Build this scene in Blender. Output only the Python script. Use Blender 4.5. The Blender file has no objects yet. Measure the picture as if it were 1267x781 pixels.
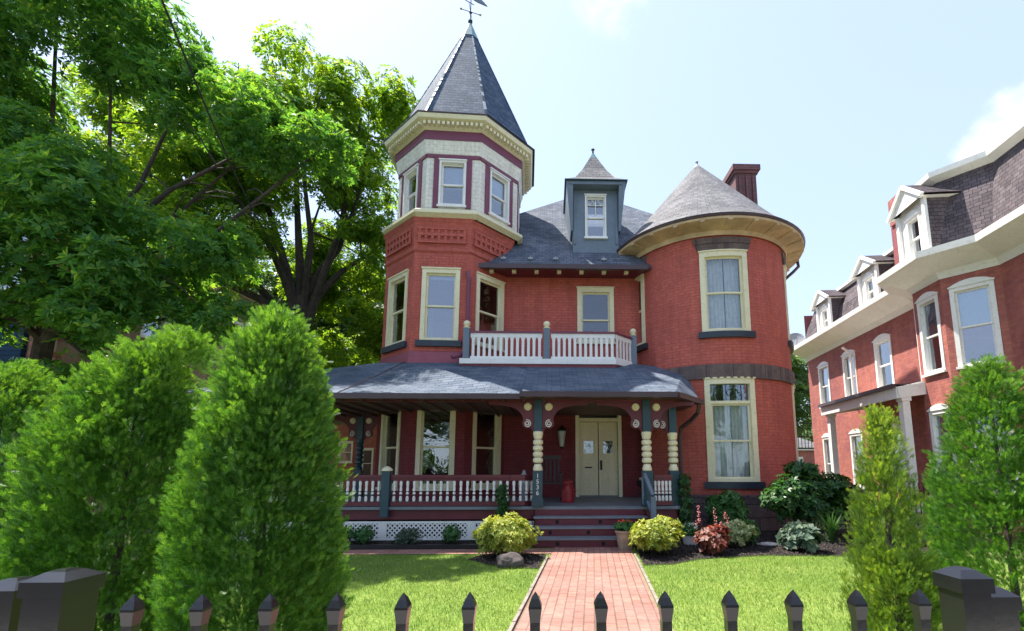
import bpy, math, random
import numpy as np
from mathutils import Vector, Matrix
R = math.radians
random.seed(7)
SC = bpy.context.scene
COL = SC.collection

# ---------------------------------------------------------------- camera
cam = bpy.data.cameras.new('camera'); camo = bpy.data.objects.new('camera', cam); COL.objects.link(camo)
SC.camera = camo
cam.sensor_width = 36; cam.sensor_fit = 'HORIZONTAL'
cam.lens = 15.91; cam.shift_x = -0.0501; cam.shift_y = 0.0864
cam.clip_start = 0.05; cam.clip_end = 2000
camo.location = (0, 0, 1.5)
camo.rotation_euler = (R(90) + math.atan(78 / 560.), 0, R(-1.5))

# ---------------------------------------------------------------- light
SUN_EL, SX, SY = 64., -.86, .51            # direction towards the sun: left and a little behind the house
az = math.atan2(SX, SY)
sd = Vector((math.sin(az) * math.cos(R(SUN_EL)), math.cos(az) * math.cos(R(SUN_EL)), math.sin(R(SUN_EL))))
sun = bpy.data.lights.new('sun', 'SUN'); suno = bpy.data.objects.new('sun', sun); COL.objects.link(suno)
sun.energy = 3.2; sun.angle = R(.6); sun.color = (1., .94, .84)
suno.location = (0, 0, 30); suno.rotation_euler = sd.to_track_quat('Z', 'Y').to_euler()

w = bpy.data.worlds.new('World'); SC.world = w; w.use_nodes = True
nt = w.node_tree; N = nt.nodes; L = nt.links; N.clear()
wo = N.new('ShaderNodeOutputWorld'); bg = N.new('ShaderNodeBackground')
sky = N.new('ShaderNodeTexSky'); sky.sky_type = 'NISHITA'; sky.sun_disc = False
sky.sun_elevation = R(SUN_EL); sky.sun_rotation = az
sky.air_density = 1.0; sky.dust_density = 1.2; sky.ozone_density = 2.6; sky.altitude = 50
tc = N.new('ShaderNodeTexCoord')
CD1, CD2 = (.665, .59, .46), (.10, .64, .765)
def cloud(direction, c0, c1, scale, lo, hi):
    dot = N.new('ShaderNodeVectorMath'); dot.operation = 'DOT_PRODUCT'
    nrm = N.new('ShaderNodeVectorMath'); nrm.operation = 'NORMALIZE'
    L.new(tc.outputs['Generated'], nrm.inputs[0]); L.new(nrm.outputs[0], dot.inputs[0]); dot.inputs[1].default_value = Vector(direction).normalized()
    mr = N.new('ShaderNodeMapRange'); mr.inputs[1].default_value = math.cos(R(c0)); mr.inputs[2].default_value = math.cos(R(c1))
    L.new(dot.outputs['Value'], mr.inputs[0])
    no = N.new('ShaderNodeTexNoise'); no.inputs['Scale'].default_value = scale; no.inputs['Detail'].default_value = 9; no.inputs['Roughness'].default_value = .58
    L.new(nrm.outputs[0], no.inputs['Vector'])
    add = N.new('ShaderNodeMath'); add.operation = 'MULTIPLY_ADD'; add.inputs[1].default_value = .75
    L.new(mr.outputs[0], add.inputs[0]); L.new(no.outputs['Fac'], add.inputs[2])
    m2 = N.new('ShaderNodeMapRange'); m2.interpolation_type = 'SMOOTHSTEP'; m2.inputs[1].default_value = lo; m2.inputs[2].default_value = hi
    L.new(add.outputs[0], m2.inputs[0]); return m2.outputs[0]
cl = [cloud(CD1, 7, 0, 9, .95, 1.35), cloud(CD2, 8, 0, 12, 1.05, 1.7)]
mx = None
for c in cl:
    if mx is None: mx = c
    else:
        m = N.new('ShaderNodeMath'); m.operation = 'MAXIMUM'; L.new(mx, m.inputs[0]); L.new(c, m.inputs[1]); mx = m.outputs[0]
mix = N.new('ShaderNodeMix'); mix.data_type = 'RGBA'
hz = N.new('ShaderNodeMix'); hz.data_type = 'RGBA'; hz.inputs[0].default_value = .74; L.new(sky.outputs[0], hz.inputs[6]); hz.inputs[7].default_value = (1.25, 1.46, 1.95, 1)
L.new(mx, mix.inputs[0]); L.new(hz.outputs[2], mix.inputs[6]); mix.inputs[7].default_value = (2.6, 2.65, 2.75, 1)
L.new(mix.outputs[2], bg.inputs['Color']); bg.inputs['Strength'].default_value = .15
L.new(bg.outputs[0], wo.inputs[0])
SC.view_settings.view_transform = 'Standard'; SC.view_settings.look = 'None'; SC.view_settings.gamma = 1
SC.view_settings.exposure = 1.92
SC.cycles.max_bounces = 8; SC.cycles.transparent_max_bounces = 12; SC.cycles.use_denoising = True
SC.cycles.sample_clamp_indirect = 6
# ================================================================ materials
MATS = {}
def nodes(name):
    m = bpy.data.materials.new(name); m.use_nodes = True; t = m.node_tree
    return m, t, t.nodes, t.links, t.nodes['Principled BSDF']
def rgb(c): return (c[0], c[1], c[2], 1)
def mul(c, k): return tuple(min(1, x * k) for x in c)
def coord(n, l, uv, scale=1.):
    t = n.new('ShaderNodeTexCoord'); mp = n.new('ShaderNodeMapping'); mp.inputs['Scale'].default_value = (scale,) * 3
    l.new(t.outputs['UV' if uv else 'Object'], mp.inputs[0]); return mp.outputs[0]
def ramp(n, l, fac, stops):
    r = n.new('ShaderNodeValToRGB'); e = r.color_ramp.elements
    while len(e) < len(stops): e.new(.5)
    for i, (p, c) in enumerate(stops): e[i].position = p; e[i].color = rgb(c)
    l.new(fac, r.inputs[0]); return r.outputs[0]
def noise(n, l, vec, scale, detail=4, rough=.55):
    t = n.new('ShaderNodeTexNoise'); t.inputs['Scale'].default_value = scale; t.inputs['Detail'].default_value = detail
    t.inputs['Roughness'].default_value = rough; l.new(vec, t.inputs['Vector']); return t.outputs['Fac']
def blend(n, l, fac, a, b, mode='MIX'):
    m = n.new('ShaderNodeMix'); m.data_type = 'RGBA'; m.blend_type = mode
    for v, s in ((fac, 0), (a, 6), (b, 7)):
        if isinstance(v, (int, float)): m.inputs[s].default_value = v
        elif isinstance(v, tuple): m.inputs[s].default_value = rgb(v)
        else: l.new(v, m.inputs[s])
    return m.outputs[2]
def bump(n, l, h, b, strength=.3, dist=.01):
    u = n.new('ShaderNodeBump'); u.inputs['Strength'].default_value = strength; u.inputs['Distance'].default_value = dist
    l.new(h, u.inputs['Height']); l.new(u.outputs[0], b.inputs['Normal']); return u
def paint(name, c, rough=.5, var=.12, nscale=3., b_=.1, metal=0., spec=.5):
    m, t, n, l, b = nodes(name); v = coord(n, l, False)
    f = noise(n, l, v, nscale, 6, .65)
    col = ramp(n, l, f, [(.3, mul(c, 1 - var)), (.7, mul(c, 1 + var))])
    f9 = noise(n, l, v, 14, 7, .75)
    col = blend(n, l, 1., col, ramp(n, l, f9, [(.34, (.80, .78, .75)), (.46, (1, 1, 1))]), 'MULTIPLY')
    l.new(col, b.inputs['Base Color']); b.inputs['Roughness'].default_value = rough; b.inputs['Metallic'].default_value = metal
    b.inputs['Specular IOR Level'].default_value = spec
    bump(n, l, noise(n, l, v, 60, 3), b, b_, .004)
    MATS[name] = m; return m
def bricks(name, c1, c2, mortar, bw=.215, rh=.078, ms=.008, dirt=(.1, .03, .03), dirtamt=.35, bstr=.5, rough=.8, patch=1.2, bdist=.01, off=.5):
    m, t, n, l, b = nodes(name); v = coord(n, l, True)
    br = n.new('ShaderNodeTexBrick'); l.new(v, br.inputs['Vector'])
    br.inputs['Scale'].default_value = 1; br.inputs['Brick Width'].default_value = bw; br.inputs['Row Height'].default_value = rh
    br.inputs['Mortar Size'].default_value = ms; br.inputs['Mortar Smooth'].default_value = .3; br.offset = off
    br.inputs['Color1'].default_value = rgb(c1); br.inputs['Color2'].default_value = rgb(c2); br.inputs['Mortar'].default_value = rgb(mortar)
    br.inputs['Bias'].default_value = 0
    f = noise(n, l, v, patch, 8, .65)
    f2 = noise(n, l, v, patch * 9, 5, .7)
    r1 = ramp(n, l, f, [(.42, (0, 0, 0)), (.75, (1, 1, 1))])
    mth = n.new('ShaderNodeMath'); mth.operation = 'MULTIPLY'; l.new(r1, mth.inputs[0]); mth.inputs[1].default_value = dirtamt
    col = blend(n, l, mth.outputs[0], br.outputs['Color'], dirt)
    g = ramp(n, l, f2, [(.3, (.82, .82, .82)), (.7, (1.15, 1.15, 1.15))])
    col = blend(n, l, 1., col, g, 'MULTIPLY')
    mp = n.new('ShaderNodeMapping'); mp.inputs['Scale'].default_value = (3.2, .32, 1); l.new(v, mp.inputs[0])
    stk = ramp(n, l, noise(n, l, mp.outputs[0], 1.3, 6, .7), [(.36, (.84, .80, .80)), (.55, (1., 1., 1.)), (.75, (1.08, 1.09, 1.09))])
    col = blend(n, l, 1., col, stk, 'MULTIPLY')
    l.new(col, b.inputs['Base Color']); b.inputs['Roughness'].default_value = rough
    inv = n.new('ShaderNodeMath'); inv.operation = 'MULTIPLY_ADD'; inv.inputs[1].default_value = -1; l.new(br.outputs['Fac'], inv.inputs[0])
    l.new(f2, inv.inputs[2])
    bump(n, l, inv.outputs[0], b, bstr, bdist)
    MATS[name] = m; return m
def shingle(name, c1, c2, gap, bw=.16, rh=.11, var=.35, light=None, rough=.85):
    m, t, n, l, b = nodes(name); v = coord(n, l, True)
    br = n.new('ShaderNodeTexBrick'); l.new(v, br.inputs['Vector'])
    br.inputs['Scale'].default_value = 1; br.inputs['Brick Width'].default_value = bw; br.inputs['Row Height'].default_value = rh
    br.inputs['Mortar Size'].default_value = .006; br.inputs['Mortar Smooth'].default_value = .2; br.offset = .37
    br.inputs['Color1'].default_value = rgb(c1); br.inputs['Color2'].default_value = rgb(c2); br.inputs['Mortar'].default_value = rgb(gap)
    f = noise(n, l, v, 1.1, 8, .7); f2 = noise(n, l, v, 30, 3, .7)
    g = ramp(n, l, f, [(.3, (1 - var,) * 3), (.7, (1 + var,) * 3)])
    col = blend(n, l, 1., br.outputs['Color'], g, 'MULTIPLY')
    g2 = ramp(n, l, f2, [(.3, (.8,) * 3), (.7, (1.2,) * 3)])
    col = blend(n, l, 1., col, g2, 'MULTIPLY')
    if light:
        # pale lime streaks washed along the courses
        mp = n.new('ShaderNodeMapping'); mp.inputs['Scale'].default_value = (2.2, 9, 1); l.new(v, mp.inputs[0])
        s = ramp(n, l, noise(n, l, mp.outputs[0], 1, 5, .7), [(.56, (0, 0, 0)), (.72, (1, 1, 1))])
        mm = n.new('ShaderNodeMath'); mm.operation = 'MULTIPLY'; mm.inputs[1].default_value = .4; l.new(s, mm.inputs[0])
        col = blend(n, l, mm.outputs[0], col, light)
    l.new(col, b.inputs['Base Color']); b.inputs['Roughness'].default_value = rough
    b.inputs['Specular IOR Level'].default_value = .12
    # saw-tooth height down each course
    sp = n.new('ShaderNodeSeparateXYZ'); l.new(v, sp.inputs[0])
    dv = n.new('ShaderNodeMath'); dv.operation = 'DIVIDE'; dv.inputs[1].default_value = rh; l.new(sp.outputs[1], dv.inputs[0])
    fr = n.new('ShaderNodeMath'); fr.operation = 'FRACT'; l.new(dv.outputs[0], fr.inputs[0])
    sb = n.new('ShaderNodeMath'); sb.operation = 'SUBTRACT'; sb.inputs[0].default_value = 1; l.new(fr.outputs[0], sb.inputs[1])
    s2 = n.new('ShaderNodeMath'); s2.operation = 'SUBTRACT'; l.new(sb.outputs[0], s2.inputs[0]); l.new(br.outputs['Fac'], s2.inputs[1])
    bump(n, l, s2.outputs[0], b, .8, .015)
    MATS[name] = m; return m
def leafmat(name, stops, trans=.45, rough=.5, tcol=None, spec=.35):
    m, t, n, l, b = nodes(name)
    g = n.new('ShaderNodeNewGeometry')
    col = ramp(n, l, g.outputs['Random Per Island'], stops)
    v = coord(n, l, False); f = noise(n, l, v, 1.3, 4, .6)
    k = ramp(n, l, f, [(.3, (.72, .8, .75)), (.7, (1.22, 1.15, 1.))])
    col = blend(n, l, 1., col, k, 'MULTIPLY')
    l.new(col, b.inputs['Base Color']); b.inputs['Roughness'].default_value = rough; b.inputs['Specular IOR Level'].default_value = spec
    tr = n.new('ShaderNodeBsdfTranslucent')
    c2 = blend(n, l, 1., col, tcol or (1.6, 1.5, .55), 'MULTIPLY'); l.new(c2, tr.inputs[0])
    mx = n.new('ShaderNodeMixShader'); mx.inputs[0].default_value = trans
    l.new(b.outputs[0], mx.inputs[1]); l.new(tr.outputs[0], mx.inputs[2])
    l.new(mx.outputs[0], n['Material Output'].inputs[0])
    MATS[name] = m; return m
def glass(name, tint=(.9, .95, 1), refl=.28):
    m, t, n, l, b = nodes(name); n.remove(b)
    gl = n.new('ShaderNodeBsdfGlossy'); gl.inputs['Roughness'].default_value = .03; gl.inputs[0].default_value = rgb(tint)
    tr = n.new('ShaderNodeBsdfTransparent'); tr.inputs[0].default_value = (.75, .8, .82, 1)
    fr = n.new('ShaderNodeFresnel'); fr.inputs[0].default_value = 1.5
    ad = n.new('ShaderNodeMath'); ad.operation = 'MULTIPLY_ADD'; ad.inputs[1].default_value = 1.6; ad.inputs[2].default_value = refl; ad.use_clamp = True
    l.new(fr.outputs[0], ad.inputs[0])
    v = coord(n, l, False); u = n.new('ShaderNodeBump'); u.inputs['Strength'].default_value = .35; u.inputs['Distance'].default_value = .02
    l.new(noise(n, l, v, 3.2, 3), u.inputs['Height']); l.new(u.outputs[0], gl.inputs['Normal'])
    mx = n.new('ShaderNodeMixShader'); l.new(ad.outputs[0], mx.inputs[0]); l.new(tr.outputs[0], mx.inputs[1]); l.new(gl.outputs[0], mx.inputs[2])
    l.new(mx.outputs[0], n['Material Output'].inputs[0]); MATS[name] = m; return m

RED = bricks('red_painted_brick', (.56, .13, .09), (.49, .105, .075), (.38, .085, .065), ms=.009, dirt=(.30, .07, .065), dirtamt=.6)
MAROON = paint('maroon_paint', (.12, .018, .03), .45, .15)
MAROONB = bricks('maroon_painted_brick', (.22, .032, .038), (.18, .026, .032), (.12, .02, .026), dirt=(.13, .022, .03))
PURPLE = paint('plum_trim_paint', (.17, .035, .07), .45)
PLINTH = paint('mauve_base_paint', (.30, .075, .11), .6, .15)
CREAM = paint('cream_trim_paint', (.76, .70, .47), .45, .06)
WHITE = paint('white_trim_paint', (.78, .77, .73), .45, .05)
OFFW = paint('off_white_shake', (.72, .71, .62), .6, .08)
SOFF = paint('ochre_soffit_paint', (.52, .38, .22), .65, .35, 1.5)
TEAL = paint('dark_teal_paint', (.018, .055, .075), .35, .15)
TEAL2 = paint('slate_blue_paint', (.13, .17, .215), .45, .12)
SILLB = paint('dark_blue_stone_sill', (.02, .03, .045), .4, .2)
GUT = paint('brown_gutter_metal', (.06, .035, .04), .35, .15)
DECK = paint('grey_deck_paint', (.16, .18, .20), .55, .15)
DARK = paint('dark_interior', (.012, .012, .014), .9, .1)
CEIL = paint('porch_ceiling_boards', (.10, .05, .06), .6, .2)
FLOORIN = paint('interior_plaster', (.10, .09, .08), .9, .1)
STONE = bricks('rough_brownstone_blocks', (.19, .13, .125), (.12, .085, .09), (.07, .055, .06), bw=.62, rh=.31, ms=.014, dirt=(.05, .04, .05), dirtamt=.5, bstr=1., patch=2.2, bdist=.05)
LINT = bricks('brownstone_band', (.22, .16, .14), (.14, .10, .10), (.07, .055, .06), bw=.55, rh=.6, ms=.012, dirt=(.06, .045, .055), dirtamt=.6, bstr=1., patch=3., bdist=.05, off=0)
SLATE = shingle('slate_roof', (.085, .105, .14), (.15, .165, .20), (.035, .045, .06), .2, .13, .3)
SPIRE = shingle('spire_slate', (.04, .07, .115), (.08, .11, .155), (.018, .03, .045), .18, .13, .25, light=(.45, .46, .5))
PORCHR = shingle('porch_shingle', (.075, .10, .14), (.135, .16, .20), (.035, .05, .07), .3, .12, .25)
CONE = shingle('tower_shingle', (.13, .13, .14), (.20, .195, .20), (.07, .07, .075), .2, .12, .25)
COPPER = paint('green_copper_cap', (.12, .25, .28), .5, .3, 5)
GLASS = glass('window_glass', refl=.2); GLASSC = glass('curtained_glass', refl=.06); GLASSD = glass('shaded_glass', refl=.08)
CURT = paint('white_lace_curtain', (.88, .88, .85), .9, .1, 10)
SHADE = paint('roller_shade', (.45, .55, .62), .9, .05)
BLACKM = paint('gloss_black_metal', (.012, .012, .014), .16, .2, 5, .04)
BLACKI = paint('black_iron', (.012, .012, .013), .4, .2)
REDM = paint('red_enamel', (.28, .012, .02), .3, .15)
BRASS = paint('brass', (.45, .30, .12), .35, .1, 3, .05, 1.)
BARK = paint('bark', (.05, .038, .03), .9, .5, 6, 1.)
NBRICK = bricks('orange_brick', (.46, .145, .10), (.35, .10, .08), (.30, .13, .11), dirt=(.20, .06, .08), dirtamt=.75, patch=.7)
NBRICK2 = bricks('plum_brick', (.24, .06, .07), (.30, .075, .075), (.2, .075, .075), dirt=(.18, .05, .07), dirtamt=.5, patch=.8)
NROOF = shingle('purple_slate_mansard', (.08, .068, .075), (.13, .108, .115), (.04, .03, .04), .16, .10, .35)
TAN = bricks('tan_brick', (.33, .22, .14), (.28, .17, .11), (.30, .24, .18), dirt=(.15, .09, .07))
BLUES = shingle('blue_siding', (.015, .035, .07), (.02, .045, .085), (.006, .012, .03), 3., .14, .2)
PAVE = bricks('brick_paving', (.36, .165, .125), (.26, .12, .095), (.13, .08, .06), bw=.22, rh=.105, ms=.008, dirt=(.34, .22, .19), dirtamt=.6, bstr=.6, patch=1.4)
EDGE = paint('path_edging_concrete', (.24, .20, .17), .85, .25, 6)
TERRA = paint('weathered_pot', (.33, .25, .18), .8, .25, 8)
ROCK = paint('grey_boulder', (.075, .062, .06), .9, .55, 5, 1.)
CONC = paint('concrete', (.46, .44, .41), .85, .15, 3)
CABLE = paint('cable_rubber', (.015, .015, .017), .6, .1)
DARKWOOD = paint('dark_stained_wood', (.03, .018, .018), .5, .2)
LAMPG = paint('lamp_glass', (.35, .42, .40), .15, .1)
BLUECH = paint('blue_plastic', (.03, .15, .28), .5, .1)
GALV = paint('grey_metal', (.3, .32, .34), .4, .15)
LEAD = paint('lead_white_mineral', (.55, .56, .58), .6, .2, 10)
# ground materials
def groundmat(name, stops, scale, b_, dist, rough=.95, s2=None):
    m, t, n, l, b = nodes(name); v = coord(n, l, False)
    f = noise(n, l, v, scale, 9, .72)
    col = ramp(n, l, f, stops)
    f3 = noise(n, l, v, s2 or scale * 25, 4, .7)
    col = blend(n, l, 1., col, ramp(n, l, f3, [(.3, (.6,) * 3), (.7, (1.35,) * 3)]), 'MULTIPLY')
    l.new(col, b.inputs['Base Color']); b.inputs['Roughness'].default_value = rough; b.inputs['Specular IOR Level'].default_value = .2
    bump(n, l, f3, b, b_, dist); MATS[name] = m; return m
LAWN = groundmat('lawn_soil_and_thatch', [(.3, (.10, .17, .030)), (.5, (.16, .23, .045)), (.7, (.22, .27, .07))], .9, .8, .02)
EARTH = groundmat('grassy_ground', [(.3, (.05, .08, .02)), (.6, (.10, .12, .04)), (.8, (.16, .14, .08))], .4, .6, .02)
MULCH = groundmat('dark_mulch', [(.3, (.022, .018, .02)), (.7, (.06, .048, .048))], 6, 1., .04, s2=45)
ASPH = groundmat('asphalt', [(.3, (.045,) * 3), (.7, (.06,) * 3)], 1, .3, .005)
GRASSM = leafmat('grass_blades', [(0, (.10, .21, .035)), (.5, (.17, .29, .05)), (1, (.30, .38, .10))], .35, .5, (1.3, 1.3, .6))
ARB = leafmat('arborvitae_foliage', [(0, (.035, .12, .02)), (.5, (.07, .20, .03)), (1, (.13, .28, .04))], .42, .5)
ARBT = leafmat('arborvitae_new_growth', [(0, (.07, .20, .03)), (.5, (.12, .27, .04)), (1, (.20, .34, .06))], .45, .5)
ARBYT = leafmat('golden_new_growth', [(0, (.17, .29, .035)), (1, (.32, .42, .08))], .45, .5)
ARBY = leafmat('yellow_green_foliage', [(0, (.06, .15, .02)), (.5, (.13, .24, .035)), (1, (.24, .33, .06))], .45, .5)
TREEM = leafmat('broad_leaf_foliage', [(0, (.06, .16, .03)), (.5, (.12, .25, .04)), (.85, (.19, .31, .045)), (1, (.28, .37, .06))], .6, .5, (2.3, 1.9, .6), .2)
TREEN = leafmat('deep_green_foliage', [(0, (.05, .16, .05)), (.5, (.085, .23, .065)), (.9, (.14, .29, .06)), (1, (.22, .34, .06))], .5, .5, (2.2, 1.9, .6), .25)
GOLD = leafmat('golden_foliage', [(0, (.17, .25, .03)), (.5, (.32, .37, .05)), (1, (.52, .50, .13))], .35, .5, (1.2, 1.2, .6))
BOX = leafmat('small_green_foliage', [(0, (.03, .11, .03)), (.5, (.06, .18, .05)), (1, (.11, .25, .08))], .3)
BLUEG = leafmat('grey_green_foliage', [(0, (.045, .085, .06)), (.5, (.085, .14, .10)), (1, (.15, .20, .14))], .25, .6, (1, 1, .8))
SILVER = leafmat('cream_variegated_foliage', [(0, (.22, .30, .12)), (.5, (.48, .52, .28)), (1, (.70, .72, .45))], .3, .6, (1, 1, .7))
COPR = leafmat('coppery_red_foliage', [(0, (.07, .02, .02)), (.5, (.18, .045, .035)), (1, (.38, .14, .10))], .35, .5, (1.4, .9, .7))
PINKF = leafmat('pink_flower', [(0, (.55, .12, .15)), (1, (.75, .3, .3))], .3, .5, (1, 1, 1))
WHITEF = leafmat('white_flower', [(0, (.7, .7, .65)), (1, (.8, .8, .75))], .3, .5, (1, 1, 1))
REDF = leafmat('red_flower', [(0, (.6, .03, .02)), (1, (.75, .1, .04))], .3, .5, (1, 1, 1))
DEEP = leafmat('dark_glossy_foliage', [(0, (.02, .07, .022)), (.5, (.035, .11, .03)), (1, (.07, .17, .035))], .3, .4)
FART = leafmat('distant_foliage', [(0, (.05, .12, .03)), (.5, (.09, .17, .04)), (1, (.16, .24, .07))], .45)

# ================================================================ mesh helpers
class MB:
    def __init__(s, mats=None): s.v = []; s.f = []; s.m = []; s.uv = []; s.mats = list(mats or []); s.sm = []
    def mi(s, mat):
        if mat not in s.mats: s.mats.append(mat)
        return s.mats.index(mat)
    def face(s, pts, mat, uv=None, smooth=False):
        i = len(s.v); s.v += [tuple(p) for p in pts]; s.f.append(tuple(range(i, i + len(pts)))); s.m.append(s.mi(mat)); s.sm.append(smooth)
        if uv is None:
            a = [Vector(p) for p in pts]; n = Vector((0, 0, 0))
            for k in range(len(a)):
                p, q = a[k], a[(k + 1) % len(a)]
                n += Vector(((p.y - q.y) * (p.z + q.z), (p.z - q.z) * (p.x + q.x), (p.x - q.x) * (p.y + q.y)))
            if n.length < 1e-12: n = Vector((0, 0, 1))
            n.normalize()
            if abs(n.z) > .985: uv = [(p.x, p.y) for p in a]
            else:
                t = Vector((-n.y, n.x, 0)).normalized(); u = n.cross(t)
                if u.z < 0: u = -u
                uv = [(p.dot(t), p.dot(u)) for p in a]
        s.uv.append([tuple(x) for x in uv])
    def hexa(s, p, mat, uv=None):   # p: 8 points, bottom 0-3 (ccw from above), top 4-7
        for q in ((3, 2, 1, 0), (4, 5, 6, 7), (0, 1, 5, 4), (1, 2, 6, 5), (2, 3, 7, 6), (3, 0, 4, 7)): s.face([p[i] for i in q], mat)
    def box(s, x0, x1, y0, y1, z0, z1, mat):
        s.hexa([(x0, y0, z0), (x1, y0, z0), (x1, y1, z0), (x0, y1, z0), (x0, y0, z1), (x1, y0, z1), (x1, y1, z1), (x0, y1, z1)], mat)
    def bar(s, a, b, w, h, mat, up=(0, 0, 1)):
        a = Vector(a); b = Vector(b); d = (b - a).normalized(); u = Vector(up)
        sd = d.cross(u)
        if sd.length < 1e-5: sd = Vector((1, 0, 0))
        sd.normalize(); u = sd.cross(d).normalized(); sd = sd * w / 2; u = u * h / 2
        s.hexa([a - sd - u, a + sd - u, b + sd - u, b - sd - u, a - sd + u, a + sd + u, b + sd + u, b - sd + u], mat)
    def tube(s, pts, r, n, mat, cap=True):
        pts = [Vector(p) for p in pts]; rs = r if isinstance(r, (list, tuple)) else [r] * len(pts); rings = []
        d0 = (pts[1] - pts[0]).normalized(); ref = Vector((0, 0, 1)) if abs(d0.z) < .9 else Vector((1, 0, 0)); sd = d0.cross(ref).normalized()
        for i, p in enumerate(pts):
            d = (pts[min(i + 1, len(pts) - 1)] - pts[max(i - 1, 0)]).normalized()
            sd = (sd - d * sd.dot(d)).normalized(); u = d.cross(sd)
            rings.append([p + (sd * math.cos(2 * math.pi * k / n) + u * math.sin(2 * math.pi * k / n)) * rs[i] for k in range(n)])
        ln = 0
        for i in range(len(pts) - 1):
            l2 = ln + (pts[i + 1] - pts[i]).length
            for k in range(n):
                a, b = rings[i][k], rings[i][(k + 1) % n]; c, d = rings[i + 1][(k + 1) % n], rings[i + 1][k]
                u0, u1 = k / n * 6.28 * rs[i], (k + 1) / n * 6.28 * rs[i]
                s.face([a, b, c, d], mat, [(u0, ln), (u1, ln), (u1, l2), (u0, l2)], True)
            ln = l2
        if cap: s.face(rings[0][::-1], mat); s.face(rings[-1], mat)
    def lathe(s, c, prof, n, mat, smooth=True, rot=0., sq=1., matf=None):
        cx, cy, cz = c
        for i in range(len(prof) - 1):
            (r0, z0), (r1, z1) = prof[i], prof[i + 1]
            sl = math.hypot(r1 - r0, z1 - z0)
            mm = matf(i) if matf else mat
            for k in range(n):
                a, b = rot + 2 * math.pi * k / n, rot + 2 * math.pi * (k + 1) / n
                P = lambda r, t, z: (cx + r * math.cos(t), cy + r * math.sin(t) * sq, cz + z)
                if r0 < 1e-6: s.face([P(r0, a, z0), P(r1, b, z1), P(r1, a, z1)], mm, None, smooth)
                elif r1 < 1e-6: s.face([P(r0, a, z0), P(r0, b, z0), P(r1, a, z1)], mm, None, smooth)
                else: s.face([P(r0, a, z0), P(r0, b, z0), P(r1, b, z1), P(r1, a, z1)], mm, None, smooth)
    def build(s, name, parent=None, loc=None):
        me = bpy.data.meshes.new(name)
        o0 = Vector(parent['_o']) if parent is not None and '_o' in parent else (Vector(loc) if loc else Vector((0, 0, 0)))
        me.from_pydata([tuple(Vector(p) - o0) for p in s.v], [], s.f)
        for m in s.mats: me.materials.append(m)
        me.polygons.foreach_set('material_index', s.m); me.polygons.foreach_set('use_smooth', s.sm)
        ul = me.uv_layers.new(name='UVMap'); flat = [c for f in s.uv for p in f for c in p]; ul.data.foreach_set('uv', flat)
        me.update()
        o = bpy.data.objects.new(name, me); COL.objects.link(o)
        if parent is not None: o.parent = parent; o['_o'] = tuple(o0)
        else: o.location = o0
        return o
def weld(o):
    import bmesh
    b = bmesh.new(); b.from_mesh(o.data); bmesh.ops.remove_doubles(b, verts=b.verts, dist=.0005); b.to_mesh(o.data); b.free(); return o
def tag(o, label=None, cat=None, group=None, kind=None):
    if label: o['label'] = label
    if cat: o['category'] = cat
    if group: o['group'] = group
    if kind: o['kind'] = kind
    return o
def thing(name, label, cat, loc=(0, 0, 0), group=None, rotz=0):
    o = bpy.data.objects.new(name, None); COL.objects.link(o); o.location = loc; o.rotation_euler = (0, 0, rotz); o.empty_display_size = .2
    o['_o'] = tuple(loc); return tag(o, label, cat, group)
def copy_tree(o, parent=None):
    c = o.copy(); COL.objects.link(c)
    if parent is not None: c.parent = parent
    for ch in [x for x in o.children]: copy_tree(ch, c)
    return c
def fastmesh(name, V, F, mat, parent=None, loc=None, k=4):
    me = bpy.data.meshes.new(name); V = np.asarray(V, dtype=np.float32)
    o0 = np.array(parent['_o'] if parent is not None else (loc or (0, 0, 0)), dtype=np.float32)
    V = V - o0; nf = len(F)
    me.vertices.add(len(V)); me.vertices.foreach_set('co', V.ravel())
    me.loops.add(nf * k); me.loops.foreach_set('vertex_index', np.asarray(F, dtype=np.int32).ravel())
    me.polygons.add(nf); me.polygons.foreach_set('loop_start', np.arange(0, nf * k, k, dtype=np.int32))
    me.polygons.foreach_set('loop_total', np.full(nf, k, dtype=np.int32))
    me.update(calc_edges=True); me.materials.append(mat)
    o = bpy.data.objects.new(name, me); COL.objects.link(o)
    if parent is not None: o.parent = parent
    else: o.location = tuple(float(x) for x in o0)
    return o
RG = np.random.default_rng(11)
def unit(v): return v / np.maximum(np.linalg.norm(v, axis=-1, keepdims=True), 1e-9)
def scatter(tv, tf, pos, xdir, zdir, sc):
    """template placed N times: template y -> xdir (growth direction), template z -> zdir (leaf normal)"""
    y = unit(xdir); z = unit(zdir - (zdir * y).sum(-1, keepdims=True) * y); x = np.cross(y, z)
    M = np.stack([x, y, z], axis=-1) * sc[:, None, None]
    V = np.einsum('nij,kj->nki', M, tv) + pos[:, None, :]
    k = len(tv); F = (tf[None] + (np.arange(len(pos)) * k)[:, None, None]).reshape(-1, tf.shape[1])
    return V.reshape(-1, 3), F
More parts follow.
